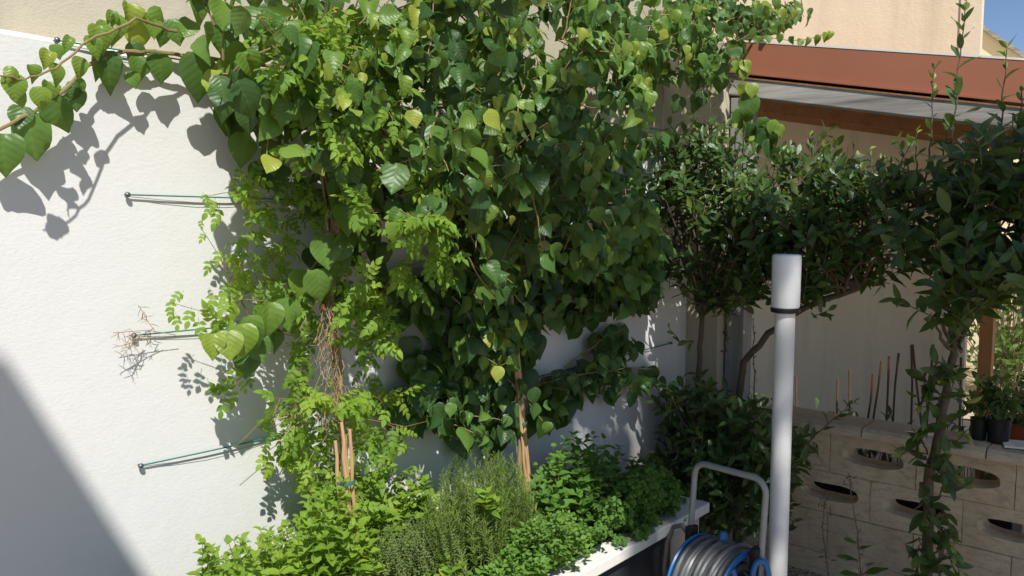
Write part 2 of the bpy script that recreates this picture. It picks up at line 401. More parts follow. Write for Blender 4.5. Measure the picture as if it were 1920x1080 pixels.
# neighbour's tiled floor: single tiles near the low wall
tr_ = MB().box((UC + .25, -6, .002), (10, 3, .006)).build('tiled_floor', M['mortar']); tr_['kind'] = 'structure'; tr_['label'] = 'pinkish tiled floor behind the low block wall'; tr_['category'] = 'floor'
tm = MB().box((0, 0, 0), (.322, .322, .012)).build('tile', M['tile'], bevel=.002)
k = 0
for i in range(11):
    for j in range(8):
        o = tm if k == 0 else tm.copy()
        if k: COL.objects.link(o)
        o.parent = tr_; o.location = (UC + .27 + i * .33, -2.3 + j * .33, .006 + random.uniform(0, .001)); k += 1

# white boundary wall with its sloping top edge
WT = .16
a = P(0, 52, n=0); b = P(1285, 296, n=0); sl = (b[2] - a[2]) / (b[0] - a[0])
zt = lambda u: a[2] + sl * (u - a[0])
N = 60; mb = MB(); vs = []; fs = []
us = np.linspace(-1.6, UC - .002, N)
for u in us:
    z1 = zt(u) + .003 * math.sin(u * 9) + .002 * math.sin(u * 31)
    vs += [(u, 0, -.1), (u, 0, z1 - .012), (u, .012, z1), (u, WT, z1), (u, WT, -.1)]
for i in range(N - 1):
    for j in range(4): fs.append((i*5+j, (i+1)*5+j, (i+1)*5+j+1, i*5+j+1))
fs += [(0, 1, 2, 3, 4), tuple(5*(N-1)+q for q in (4, 3, 2, 1, 0))]
mb.add(vs, fs); o = mb.build('white_wall', M['white_plaster'])
tag(o, 'white plastered garden wall behind the climbing plants', 'wall')
# beige wall standing behind and above the white one
BT = P(1350, 78, u=UC)[2]
o = MB().box((-1.6, WT + .004, -.1), (UC + .004, WT + .26, BT + .35)).build('beige_wall', M['beige_plaster'])
o.location.y = -.06 if False else 0
tag(o, 'tall beige plastered wall rising behind the white wall', 'wall')
# pillar in the corner
o = MB().box((UC - .001, -.18, -.1), (UC + .18, WT + .001, BT)).build('corner_pillar', M['beige_plaster'], bevel=.006)
tag(o, 'beige plastered pillar in the corner beside the grey timber post', 'pillar')

# unseen canopy added so its corner throws the soft shadow on the white wall
Wp = P(6, 655, n=0); n1 = 2.7
uR = Wp[0] - n1 * SB; zc = Wp[2] + n1 * SA
h = empty('added_canopy', (uR - 1.3, -n1 - .7, 0))
under(MB().box((uR - 2.7, -n1 - 1.5, zc - .10), (uR, -n1, zc)).build('roof', M['coping'], bevel=.01), h)
for du in (-.12, -2.58):
    for dn in (-.12, -1.38):
        under(MB().box((uR + du - .06, -n1 + dn - .06, 0), (uR + du + .06, -n1 + dn + .06, zc - .101)).build('post', M['grey_post']), h)
tag(h, 'unseen canopy on posts added so its corner shades the white wall', 'canopy')

# ------------------------------------------------------------------ neighbour's house and annex
UH = 6.5
e = P(1836, 60, u=UH)
h = empty('neighbour_house', (UH, -e[1] * 0, 0))
hb = MB(); hb.add([(UH, e[1], -.1), (UH + 5, e[1] + 1.25, -.1), (UH + 5, 9, -.1), (UH, 9, -.1), (UH, e[1], 8.5), (UH + 5, e[1] + 1.25, 8.5), (UH + 5, 9, 8.5), (UH, 9, 8.5)],
     [(0,3,2,1), (4,5,6,7), (0,1,5,4), (1,2,6,5), (2,3,7,6), (3,0,4,7)])
under(hb.build('wall', M['house_plaster']), h)
under(MB().box((UH - .012, e[1] - .012, -.1), (UH + .05, e[1] + .12, 8.5)).build('lit_side_strip', M['pale_plaster']), h)  # paler strip stands in for the sunlit side face of the house
tag(h, 'tall beige stained house wall behind the carport roof', 'house')
UA = 10.5
h = empty('neighbour_annex', (UA, -1, 0))
q0 = P(1800, 28, u=UA); q1 = P(1990, 158, u=UA)
sl2 = (q1[2] - q0[2]) / (q1[1] - q0[1])
y0 = e[1] + 3; y1 = q0[1] + (2.0 - q0[2]) / sl2
za, zb = q0[2] + sl2 * (y0 - q0[1]), q0[2] + sl2 * (y1 - q0[1])
A = MB(); A.add([(UA, y0, -.1), (UA, y1, -.1), (UA, y1, zb), (UA, y0, za), (UA+3, y0, -.1), (UA+3, y1, -.1), (UA+3, y1, zb), (UA+3, y0, za)],
     [(0,3,2,1), (4,5,6,7), (0,1,5,4), (1,2,6,5), (2,3,7,6), (3,0,4,7)])
under(A.build('wall', M['pale_plaster']), h)
R_ = MB(); R_.add([(UA-.06, y0, za+.004), (UA-.06, y1, zb+.004), (UA+3, y1, zb+.004), (UA+3, y0, za+.004), (UA-.06, y0, za+.06), (UA-.06, y1, zb+.06), (UA+3, y1, zb+.06), (UA+3, y0, za+.06)],
     [(0,3,2,1), (4,5,6,7), (0,1,5,4), (1,2,6,5), (2,3,7,6), (3,0,4,7)])
under(R_.build('roof', M['grey_wood']), h)
tag(h, 'pale annex with a sloping roof edge against the blue sky', 'annex')

# ------------------------------------------------------------------ carport
UB = 3.90
cp = empty('carport', (UB, -.3, 0))
def line_on(u, pts):                                   # straight line z(y) through two pixels on plane u
    a, b = P(*pts[0], u=u), P(*pts[1], u=u); s = (b[2] - a[2]) / (b[1] - a[1]); return lambda y: a[2] + s * (y - a[1])
ft = line_on(UB, ((1352, 76), (1918, 113))); fb = line_on(UB, ((1372, 135), (1918, 192)))
bt = line_on(UB, ((1385, 146), (1918, 203))); bb = line_on(UB, ((1400, 182), (1918, 243)))
def slab(u0, u1, y0, y1, lo, hi):
    mb = MB(); mb.add([(u0, y0, lo(y0)), (u1, y0, lo(y0)), (u1, y1, lo(y1)), (u0, y1, lo(y1)), (u0, y0, hi(y0)), (u1, y0, hi(y0)), (u1, y1, hi(y1)), (u0, y1, hi(y1))],
        [(0,3,2,1), (4,5,6,7), (0,1,5,4), (1,2,6,5), (2,3,7,6), (3,0,4,7)]); return mb
yl, yr = -.185, -3.2
under(slab(UB + .006, UB + .126, yl + .02, yr, bb, bt).build('beam', M['grey_wood'], bevel=.006), cp)
fl = slab(UB + .008, UB + .014, yl, yr, lambda y: fb(y) + .0045, ft)
under(fl.build('flashing', M['red_metal']), cp)
lip = slab(UB - .008, UB + .030, yl, yr, lambda y: fb(y) - .004, lambda y: fb(y) + .004)
under(lip.build('drip_edge', M['red_metal']), cp)
lip = slab(UB + .006, UB + .05, yl, yr, lambda y: ft(y) + .001, lambda y: ft(y) + .010)
under(lip.build('top_edge', M['white_ledge']), cp)
rf = under(slab(UB + .15, UH - .02, 1.9, yr, lambda y: ft(y) - .045, lambda y: ft(y) - .010).build('roof', M['red_metal']), cp)
so_ = line_on(UH, ((1435, 188), (1800, 262)))
yb = 1.8; i = 0
while yb > yr:                                         # soffit boards, one by one
    y2 = yb - .145
    zc_ = lambda y: bt(y) + .01
    bd = slab(UB + .16, UH - .03, yb, y2 + .006, lambda y: zc_(y) - .006 + random.uniform(0, .002), lambda y: zc_(y) + .008).build('soffit_board', M['brown_wood'])
    under(bd, cp); yb = y2
for uu in (5.1, 6.35):
    under(slab(uu, uu + .07, 1.8, yr, lambda y: bt(y) - .11, lambda y: bt(y) + .001).build('rafter', M['brown_wood']), cp)
c = P(1368, 300, u=UB)
under(MB().box((UB + .012, -.29, 0), (UB + .112, -.19, bb(-.24) - .003)).build('post', M['grey_post'], bevel=.005), cp)
c = P(1852, 560, u=6.1)
o = under(MB().box((6.1, c[1] - .04, 0), (6.18, c[1] + .04, bt(c[1]) - .1)).build('post', M['orange_wood'], bevel=.005), cp)
o['label'] = 'orange-brown timber post at the open end of the carport'
tag(cp, 'timber carport with red metal roof edge and grey beam', 'carport')

# ------------------------------------------------------------------ low block wall
lw = empty('low_block_wall', (UC, -.2, 0))
BH, BL, BD, GAP = .194, .378, .12, .004
ZT = .705
def block_mesh(slot=True, half=False, seed=0):
    """split-face block with a stadium slot; local x = depth, y along (towards camera negative), z up"""
    L = BL * (.5 if half else 1) - GAP; H = BH
    mb = MB()
    if not slot:
        mb.box((0, -L, 0), (BD, 0, H)); jr = random.Random(seed); mb.v = [(x + (jr.uniform(-.004, .003) if x < .01 else 0), y, z) for x, y, z in mb.v]; return mb
    K = 24; cx = -L / 2; cz = H * .52; a, b = .118, .035
    inner = []
    for i in range(K):
        q = 2 * math.pi * i / K; x = math.cos(q); y = math.sin(q)
        sx = math.copysign(min(1, abs(x) ** .7), x); inner.append((cx + sx * (a + .0), cz + math.copysign(abs(y) ** .75, y) * b))
    outer = []
    for i in range(K):                                   # 24 points on the rectangle, corners at 3, 9, 15, 21
        k6 = (i + 3) % 24; sd_, f = k6 // 6, (k6 % 6) / 6
        yy, zz = ((1, -1 + 2 * f), (1 - 2 * f, 1), (-1, 1 - 2 * f), (-1 + 2 * f, -1))[sd_]
        outer.append((cx + yy * L / 2, H / 2 + zz * H / 2))
    vs = []
    for d in (0, BD):
        for (y, z) in outer: vs.append((d, y, z))
        for (y, z) in inner:
            k2 = 1.14 if d == 0 else 1.0
            vs.append((d, cx + (y - cx) * k2, cz + (z - cz) * k2))
    for (y, z) in inner: vs.append((.035, y, z))
    fs = []
    for i in range(K):
        j = (i + 1) % K
        fs += [(i, j, K + j, K + i), (2*K + j, 2*K + i, 3*K + i, 3*K + j), (j, i, 2*K + i, 2*K + j),
               (K + i, K + j, 4*K + j, 4*K + i), (4*K + i, 4*K + j, 3*K + j, 3*K + i)]
    jr = random.Random(seed); vs = [(x + (jr.uniform(-.004, .003) if x < .01 else 0), y + jr.uniform(-.0012, .0012), z + jr.uniform(-.0012, .0012)) for x, y, z in vs]
    mb.add(vs, fs); return mb
proto = {}
phase = P(1509, 935, u=UC)[1]                          # left end of a slot in the second course
row2 = phase + (BL / 2 - .115)                       # left edge of that block
for r in range(4):
    z0 = ZT - (r + 1) * (BH + GAP)
    off = row2 if r % 2 == 1 else row2 - BL / 2
    st = off + math.ceil((-.2 - off) / BL) * BL
    y = st + 0
    first = True
    while y > -3.4:
        slot = r in (0, 1)
        key = (slot, random.randrange(4))
        if y > -.20 + BL - .01: y -= BL; continue
        if key not in proto:
            o = block_mesh(slot, False, key[1]).build('block', M['block'], bevel=0); proto[key] = o
        else:
            o = proto[key].copy(); COL.objects.link(o)
        o.parent = lw; o.location = (random.uniform(-.003, .003), y - lw.location.y, z0)
        y -= BL
mo = MB()                                              # recessed mortar behind the joints
for r in range(5): mo.box((.004, -3.4 + .2, ZT - r * (BH + GAP) - .0075), (BD - .012, .0, ZT - r * (BH + GAP) - .0005))
for r in range(4):
    z0 = ZT - (r + 1) * (BH + GAP); off = row2 if r % 2 == 1 else row2 - BL / 2
    y = off + math.ceil((-.2 - off) / BL) * BL
    while y > -3.4:
        if y < -.2: mo.box((.004, y + .0005 + .2, z0), (BD - .012, y + GAP - .0005 + .2, z0 + BH))
        y -= BL
o = mo.build('mortar', M['mortar'], lw)
cpm = MB(); Lc = .50
prof = [(-.045, 0), (-.045, .03), (-.03, .045), (.15, .05), (.165, .045), (.165, 0)]
vs = [(x, 0, z) for x, z in prof] + [(x, -Lc + .006, z) for x, z in prof]; K = len(prof)
cpm.add(vs, [tuple(range(K)), tuple(range(2*K-1, K-1, -1))] + [(i, K + i, K + (i+1) % K, (i+1) % K) for i in range(K)])
o0 = cpm.build('coping_stone', M['coping'], lw)
cy = P(1622, 815, u=UC)[1]; cy += Lc * math.floor((-.2 - cy) / Lc)
o0.location = (0, cy + .2, ZT + .001); y = cy - Lc
while y > -3.4:
    o = o0.copy(); COL.objects.link(o); o.parent = lw; o.location = (random.uniform(-.004, .004), y + .2, ZT + .001 + random.uniform(0, .003)); y -= Lc
if cy < -.2:
    pass
tag(lw, 'low beige split-face block wall with oval slots and stone coping', 'wall')
#@@OBJECTS
# ------------------------------------------------------------------ training wires on eye bolts
def wire(zl, name_label, ul, ur, off=.009):
    r = empty('training_wire', (ul, 0, zl))
    mb = MB(); n = 30
    pts = [(ul + (ur - ul) * i / n, -off - .004 * math.sin(i * .7), zl - .012 * math.sin(math.pi * i / n)) for i in range(n + 1)]
    under(mb.tube(pts, .0021, 6).build('wire', M['green_wire'], smooth=True), r)
    pts = [(p[0], p[1] + .004, p[2] - .004 - .012 * math.sin(math.pi * min(1, i / 5.0)) * (i < 6)) for i, p in enumerate(pts)]
    under(MB().tube(pts, .0007, 5).build('slack_end', M['grey_wire'], smooth=True), r)
    for u in (ul, ur):
        b = MB(); b.tube([(u, .02, zl), (u, -off - .004, zl)], .0035, 8)
        b.lathe([(.004, -.006), (.006, -.004), (.007, 0), (.006, .004), (.004, .006)], (u, -off - .004, zl), (1, 0, 0), 12, True)
        under(b.build('eye_bolt', M['bolt'], smooth=True), r)
    tag(r, name_label, 'wire', 'training wires stretched along the white wall'); return r
w1 = P(238, 365, n=.009); w2 = P(250, 629, n=.009); w3 = P(263, 873, n=.009)
wr = P(1257, 667, n=.009)
wire(w1[2], 'topmost bare green wire, level with the middle of the vine', w1[0], wr[0])
wire(w2[2], 'green wire carrying the dry jasmine tip at its free end', w2[0], wr[0])
wire(w3[2], 'lowest green wire, slanting just above the herb bed', w3[0], wr[0])
wt_ = P(300, 104, n=.009); wire(wt_[2], 'green wire under the broad-leaved branch near the wall top', wt_[0] - .25, wr[0])

# ------------------------------------------------------------------ raised planter
ZL = .52
c1 = P(1331, 944, d=3.43); UE, NE = c1[0], -c1[1]
t_ = (ZL - EYE) / (ray(1331, 942)[2]); c1 = CAM + ray(1331, 942) * t_; UE, NE = c1[0], -c1[1]
US = .55
pl = empty('planter', (2.0, -NE / 2, 0))
under(MB().box((US, -NE + .035, 0), (UE - .26, -NE + .055, ZL - .045)).build('front_panel', M['slate'], bevel=.003), pl)
under(MB().box((UE - .258, -NE + .030, 0), (UE - .03, -.002, ZL - .043)).build('end_pier', M['pier'], bevel=.004), pl)
under(MB().box((US, -NE, ZL - .042), (UE, -NE + .10, ZL)).build('front_ledge', M['white_ledge'], bevel=.004), pl)
under(MB().box((UE - .13, -NE + .1005, ZL - .042), (UE, -.003, ZL - .0015)).build('end_ledge', M['white_ledge'], bevel=.004), pl)
bed = MB(); nx, ny = 40, 8; vs = []
for i in range(nx + 1):
    for j in range(ny + 1): vs.append((US + (UE - .13 - US) * i / nx, -NE + .10 + (NE - .103) * j / ny, ZL - .03 + random.uniform(-.012, .012)))
bed.add(vs, [(i*(ny+1)+j, (i+1)*(ny+1)+j, (i+1)*(ny+1)+j+1, i*(ny+1)+j+1) for i in range(nx) for j in range(ny)])
under(bed.build('soil', M['soil'], smooth=True), pl)
tag(pl, 'raised white-edged planter with dark slate front along the white wall', 'planter')

# ------------------------------------------------------------------ cane bundles
def canes(px_top, px_bot, n, label, count, rad, ties):
    top = P(*px_top, n=n); bot = P(*px_bot, n=n); d = (top - bot); bot = bot + d * ((ZL - .05 - bot[2]) / d[2]); r = empty('cane_bundle', tuple(bot))
    for k in range(count):
        off = np.array([(k - (count - 1) / 2) * rad * 1.45, random.uniform(-1, 1) * rad * 1.3, 0])
        e0 = bot + off * 1.0; e1 = top + off * 1.0 + rv(.003) + np.array([0, 0, random.uniform(-.04, .05)])
        pts = []; rr = []
        ns = 14
        for i in range(ns + 1):
            q = i / ns; pts.append(e0 + (e1 - e0) * q + rv(.0012)); rr.append(rad * (1 + (.16 if i % 4 == 0 else 0)) * (1 - .25 * q))
        under(MB().tube(pts, rr, 8).build('cane', M['bamboo'], smooth=True), r)
    for q in ties:
        c = bot + (top - bot) * q
        under(MB().lathe([(rad * count * .80, -.006), (rad * count * .84, 0), (rad * count * .80, .006)], c, top - bot, 16).build('tie', M['tie'], smooth=True), r)
    tag(r, label, 'cane bundle', 'bundles of canes standing in the planter'); return r
canes((643, 818), (656, 1010), .33, 'bundle of bamboo canes inside the yellow-green jasmine', 5, .0060, (.28, .55, .8))
canes((964, 640), (986, 880), .16, 'bundle of bamboo canes under the broad-leaved vine', 4, .0066, (.6,))

# ------------------------------------------------------------------ broad-leaved climbing vine
vine = empty('climbing_vine', tuple(P(975, 900, n=.16) * np.array([1, 1, 0]) + np.array([0, 0, ZL - .03])))
FV = Foliage(); stems = MB()
def vine_leaf(fol, node, size, var, side=0.0, out=.5, prio=0.0, pet=.035, kind='vine', down=1.0):
    """leaf on a short petiole: hangs tip down, face towards light"""
    d = unit(OUT * .8 + UP * .5 + U_ * side + rv(.35)); base = node + d * pet
    tip = unit(-UP * down + OUT * .35 + U_ * (side * .9) + rv(.50))
    nrm = unit(OUT * .75 + UP * .50 - U_ * .2 + rv(.52))
    fol.add(kind, base, tip, nrm, size, var, prio); return base
MAIN = [
 [(330,-40),(1400,-40),(1350,40),(1300,75),(1345,120),(1300,170),(1262,160),(1205,165),(1210,235),(1300,275),(1265,300),(1190,285),(1195,330),(1215,390),(1235,430),(1245,485),(1215,525),(1225,575),(1150,575),(1085,585),(1090,620),(1050,620),(1000,600),(985,640),(960,690),(940,720),(905,680),(850,690),(845,640),(890,600),(850,570),(790,560),(740,600),(700,560),(735,500),(700,430),(640,395),(600,380),(590,330),(575,280),(530,240),(500,345),(480,300),(450,250),(420,200),(405,150),(345,110)],
 [(570,360),(700,300),(690,420),(640,500),(600,560),(560,600),(500,650),(430,680),(410,640),(480,590),(560,520),(600,450)],
 [(745,660),(860,640),(870,700),(850,760),(770,740)],
 [(700,740),(790,735),(860,760),(930,700),(975,690),(950,770),(890,830),(860,830),(800,790),(720,790)],
 [(1000,705),(1080,690),(1150,690),(1240,690),(1240,722),(1150,735),(1080,745),(1020,790),(985,790)],
 [(1060,670),(1140,620),(1195,625),(1190,660),(1110,690)],
 [(1290,60),(1400,0),(1400,60),(1390,100),(1340,120),(1310,170),(1270,180)],
 [(1380,0),(1510,0),(1515,35),(1440,55),(1400,75)],
]
HOLES = [
 [(1195,290),(1262,290),(1258,390),(1222,395),(1205,345)], [(1015,45),(1060,25),(1055,90),(1030,135),(1005,105)],
 [(735,440),(790,430),(825,490),(790,520),(745,495)], [(1125,205),(1170,205),(1165,235),(1130,230)],
 [(560,190),(575,190),(585,300),(560,280)], [(1010,600),(1085,600),(1060,665),(1000,690)],
]
def shoot(px, py, s0, d, nl, tone, light_tip, lo=.046, hi=.094):
    node = P(px, py, n=s0); pts = [node]
    for k in range(nl):
        f = k / nl; node = node + d * rng.uniform(.030, .046); d = unit(d + rv(.16) + np.array([0, 0, -.10]))
        if -node[1] < .02: node[1] = -.02
        if not in_region(project(node), MAIN, HOLES)[0]: break
        pts.append(node); size = rng.uniform(lo, hi) * (1 - .35 * f)
        var = tone * .75 + rng.uniform(-.12, .15) + (max(0, f - .45) * 1.0 if light_tip else 0)
        vine_leaf(FV, node, size, var, (1 if k % 2 else -1) * rng.uniform(.2, .7))
    if len(pts) > 2: stems.tube(pts, np.linspace(.0030, .0013, len(pts)), 5)
def depth_at(px, py): return min(1, max(0, 1 - (((px - 860) / 620) ** 2 + ((py - 230) / 480) ** 2)))
for (px, py) in sample_region(MAIN, HOLES, 430):           # inner layer close to the wall
    shoot(px, py, rng.uniform(.02, .10), unit(np.array([rng.normal(0, .9), -.1, rng.normal(-.2, .7)])), rng.integers(5, 9), rng.uniform(0, .45), False)
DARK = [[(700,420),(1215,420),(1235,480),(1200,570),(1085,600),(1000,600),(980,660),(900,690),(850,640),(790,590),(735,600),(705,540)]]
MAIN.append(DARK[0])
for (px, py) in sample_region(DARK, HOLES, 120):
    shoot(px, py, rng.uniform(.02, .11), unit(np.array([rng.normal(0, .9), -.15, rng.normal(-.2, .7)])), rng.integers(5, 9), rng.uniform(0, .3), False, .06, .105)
LOWER = [[(745,650),(860,640),(930,690),(985,650),(985,780),(900,835),(860,830),(790,790),(720,780),(700,745),(760,735)]]
MAIN.append(LOWER[0])
for (px, py) in sample_region(LOWER, [], 26):
    shoot(px, py, rng.uniform(.02, .08), unit(np.array([rng.normal(0, .8), -.2, rng.normal(-.2, .6)])), rng.integers(4, 7), rng.uniform(0, .35), False, .07, .11)
for (px, py) in sample_region(MAIN, HOLES, 165):            # clumps that stand off and shade what is below them
    e = depth_at(px, py); s0 = .10 + (.08 + .30 * e) * rng.uniform(.55, 1.0); s0 *= 1 - .68 * min(1, max(0, (py - 400) / 170))
    tone = rng.uniform(.1, .75) if rng.random() < .65 else rng.uniform(.6, .92); young = rng.random() < .35
    for k in range(rng.integers(2, 5)):
        q = np.array([px, py]) + rng.normal(0, 1, 2) * np.array([34, 20])
        if not in_region(q, MAIN, HOLES)[0]: continue
        shoot(q[0], q[1], s0 + rng.uniform(-.05, .05), unit(np.array([rng.normal(0, .8), -abs(rng.normal(.3, .3)), rng.normal(-.05, .4)])), rng.integers(4, 8), tone + rng.uniform(-.1, .1), young)
for (px, py) in ((845,55),(815,60),(870,45),(945,40),(930,50),(835,245),(850,265),(915,245),(930,285),(905,290),(870,340),(1050,75),(1000,110),(1060,95),(900,100),(760,120),(690,110),(640,180),(980,150),(1110,60),(700,30)):
    for k in range(2):                                     # pale young tips
        shoot(px + rng.normal(0, 8), py + rng.normal(0, 8), .34 + rng.uniform(0, .08), unit(np.array([rng.normal(0, .6), -.3, rng.normal(.1, .4)])), rng.integers(4, 7), rng.uniform(.85, 1.15), True, .04, .075)
# branches with hand-placed leaves: (photo x, y, size px, standoff, tone, tip lean)
def at_leaf(px, py, spx, n, var, lean=0.0, face=0.0, prio=3.0, fol=None):
    c = P(px, py, n=n); dist = (c - CAM) @ fw; L = spx * dist / F
    tip = unit(-UP + U_ * lean * 1.0 + OUT * .22 + rv(.06)); nrm = unit(OUT * .9 + UP * .45 + U_ * (face - .25) + rv(.12))
    (fol or FV).add('vine', c - tip * L * .5, tip, nrm, L, var, prio); return c - tip * L * .5
def branch(pts, r0, r1):
    q = [P(x, y, n=n) for x, y, n in pts]; out = []
    for i in range(len(q) - 1):
        for k in range(5): out.append(q[i] + (q[i+1] - q[i]) * k / 5 + rv(.0015))
    out.append(q[-1]); stems.tube(out, np.linspace(r0, r1, len(out)), 7); return out
branch([(470,120,.09),(370,106,.06),(300,98,.05),(235,95,.05),(165,122,.06),(120,172,.065),(60,212,.065),(-40,262,.07)], .006, .004)
branch([(330,60,.09),(255,35,.13),(165,77,.15),(105,128,.19),(45,150,.21),(-10,140,.22)], .004, .0016)
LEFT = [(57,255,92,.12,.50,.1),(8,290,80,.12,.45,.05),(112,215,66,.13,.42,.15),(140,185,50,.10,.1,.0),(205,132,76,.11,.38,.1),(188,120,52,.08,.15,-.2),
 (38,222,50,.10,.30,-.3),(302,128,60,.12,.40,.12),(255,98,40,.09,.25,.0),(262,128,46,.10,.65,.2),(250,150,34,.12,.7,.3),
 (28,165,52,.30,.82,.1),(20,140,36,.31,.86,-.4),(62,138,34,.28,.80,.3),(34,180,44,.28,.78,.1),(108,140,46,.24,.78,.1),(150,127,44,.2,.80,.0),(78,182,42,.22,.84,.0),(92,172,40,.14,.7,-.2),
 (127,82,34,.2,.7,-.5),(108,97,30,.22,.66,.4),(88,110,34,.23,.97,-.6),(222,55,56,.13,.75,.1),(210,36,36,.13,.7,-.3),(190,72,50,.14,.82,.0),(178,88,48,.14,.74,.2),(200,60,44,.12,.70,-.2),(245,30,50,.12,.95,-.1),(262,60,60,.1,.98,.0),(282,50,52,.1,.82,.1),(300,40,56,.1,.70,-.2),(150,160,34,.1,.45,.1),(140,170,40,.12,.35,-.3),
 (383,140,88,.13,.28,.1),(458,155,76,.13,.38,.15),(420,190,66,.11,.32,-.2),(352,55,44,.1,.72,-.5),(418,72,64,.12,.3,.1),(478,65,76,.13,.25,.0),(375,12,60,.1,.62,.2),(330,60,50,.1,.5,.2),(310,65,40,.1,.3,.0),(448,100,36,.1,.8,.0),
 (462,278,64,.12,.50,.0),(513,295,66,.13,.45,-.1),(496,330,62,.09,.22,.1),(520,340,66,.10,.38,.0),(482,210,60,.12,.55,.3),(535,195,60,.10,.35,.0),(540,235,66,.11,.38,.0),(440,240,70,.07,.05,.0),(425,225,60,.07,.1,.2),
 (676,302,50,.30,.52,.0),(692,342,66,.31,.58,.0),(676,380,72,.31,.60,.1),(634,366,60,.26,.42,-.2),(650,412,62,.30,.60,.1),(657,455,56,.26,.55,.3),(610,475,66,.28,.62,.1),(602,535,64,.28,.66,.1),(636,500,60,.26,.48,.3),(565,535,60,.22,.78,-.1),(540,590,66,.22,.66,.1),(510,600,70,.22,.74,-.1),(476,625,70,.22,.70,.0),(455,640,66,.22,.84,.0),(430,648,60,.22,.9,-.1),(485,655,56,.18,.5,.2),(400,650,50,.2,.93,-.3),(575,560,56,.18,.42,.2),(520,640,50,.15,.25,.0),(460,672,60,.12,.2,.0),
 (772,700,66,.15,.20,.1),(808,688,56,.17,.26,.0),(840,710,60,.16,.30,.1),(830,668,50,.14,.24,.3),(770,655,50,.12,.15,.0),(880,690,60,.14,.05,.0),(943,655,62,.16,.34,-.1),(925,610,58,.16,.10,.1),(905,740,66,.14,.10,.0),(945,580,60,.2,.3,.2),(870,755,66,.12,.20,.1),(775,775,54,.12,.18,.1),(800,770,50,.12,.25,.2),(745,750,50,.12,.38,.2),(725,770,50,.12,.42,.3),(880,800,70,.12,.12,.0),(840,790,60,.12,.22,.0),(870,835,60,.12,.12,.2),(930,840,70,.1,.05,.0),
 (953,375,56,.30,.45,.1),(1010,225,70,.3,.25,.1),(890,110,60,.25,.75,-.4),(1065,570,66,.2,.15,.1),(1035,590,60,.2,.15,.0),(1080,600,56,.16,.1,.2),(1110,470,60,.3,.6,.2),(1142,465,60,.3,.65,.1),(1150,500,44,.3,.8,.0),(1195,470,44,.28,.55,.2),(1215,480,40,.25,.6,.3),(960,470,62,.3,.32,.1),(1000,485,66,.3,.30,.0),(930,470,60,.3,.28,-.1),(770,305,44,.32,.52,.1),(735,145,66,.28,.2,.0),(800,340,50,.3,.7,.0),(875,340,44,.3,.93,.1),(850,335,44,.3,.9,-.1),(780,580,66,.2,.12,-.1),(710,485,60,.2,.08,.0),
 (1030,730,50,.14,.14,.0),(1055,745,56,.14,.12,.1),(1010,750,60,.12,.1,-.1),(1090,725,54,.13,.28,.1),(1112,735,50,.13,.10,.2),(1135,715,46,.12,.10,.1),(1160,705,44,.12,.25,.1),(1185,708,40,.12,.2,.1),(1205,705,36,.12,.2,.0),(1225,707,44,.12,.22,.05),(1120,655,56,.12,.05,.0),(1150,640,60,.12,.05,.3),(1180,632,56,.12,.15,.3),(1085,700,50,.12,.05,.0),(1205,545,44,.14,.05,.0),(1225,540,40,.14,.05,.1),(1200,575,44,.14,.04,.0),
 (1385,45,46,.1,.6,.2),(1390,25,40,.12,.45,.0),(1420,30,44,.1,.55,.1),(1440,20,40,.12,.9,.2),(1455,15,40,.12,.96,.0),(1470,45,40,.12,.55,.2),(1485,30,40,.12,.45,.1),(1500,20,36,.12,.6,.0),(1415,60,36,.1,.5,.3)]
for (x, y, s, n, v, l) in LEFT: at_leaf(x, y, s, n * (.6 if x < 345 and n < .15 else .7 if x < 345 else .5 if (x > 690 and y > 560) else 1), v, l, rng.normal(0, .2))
# trailing twig over the red flashing and leaves round the carport post, off the corner
for (x, y, s, v, l) in [(1515,78,18,.8,.1),(1532,75,20,.88,.1),(1548,70,20,.9,.0),(1556,66,16,.95,.2),(1500,80,16,.75,-.2),(1485,76,16,.6,.1),(1462,72,18,.6,0),(1440,74,18,.55,0),(1420,76,18,.5,0),
    (1302,150,44,.1,.0),(1305,195,40,.12,.0),(1318,185,30,.2,.1),(1340,120,40,.5,.1),(1352,135,40,.6,.2),(1385,128,30,.85,.0),(1398,125,26,.9,.1),(1395,140,24,.92,0),(1352,155,36,.4,0),(1360,105,30,.5,.2),
    (1395,172,34,.95,-.3),(1410,170,30,.9,.2),(1405,200,54,.38,.1),(1390,225,44,.5,-.2),(1425,238,36,.45,0),(1440,246,34,.5,0),(1455,240,34,.72,.1),(1465,247,30,.8,.2),(1440,268,44,.1,0),(1462,300,46,.04,0),(1425,265,50,.05,-.1),(1405,250,44,.06,0),(1442,280,40,.05,.2),(1470,290,34,.06,.2)]:
    c = P(x, y, u=UC - .10); dist = (c - CAM) @ fw; Lf = s * dist / F
    tip = unit(-UP + OUT * l + rv(.12)); FV.add('vine', c - tip * Lf * .5, tip, unit(np.array([-.8, -.6, .5]) + rv(.25)), Lf, v, 2.0)
stems.tube([P(x, y, u=UC - .09) for x, y in ((1400,72),(1440,70),(1480,76),(1515,74),(1540,66),(1558,62))], .0016, 5)
stems.tube([P(x, y, u=UC - .09) for x, y in ((1290,110),(1330,130),(1365,150),(1390,175),(1395,230),(1430,235),(1462,240))], .0025, 5)
branch([(690,745,.1),(740,752,.1),(800,748,.1),(860,740,.1),(960,735,.12)], .003, .003)
branch([(985,730,.12),(1040,712,.12),(1100,700,.11),(1170,690,.11),(1235,692,.11)], .004, .002)
branch([(1030,720,.11),(1075,675,.1),(1125,640,.1),(1170,615,.1)], .004, .002)
branch([(975,900,.16),(975,800,.15),(968,690,.15),(960,560,.15),(940,430,.15),(900,300,.14),(840,180,.12)], .010, .006)
branch([(940,430,.15),(1040,330,.15),(1130,200,.14),(1260,90,.12)], .007, .004)
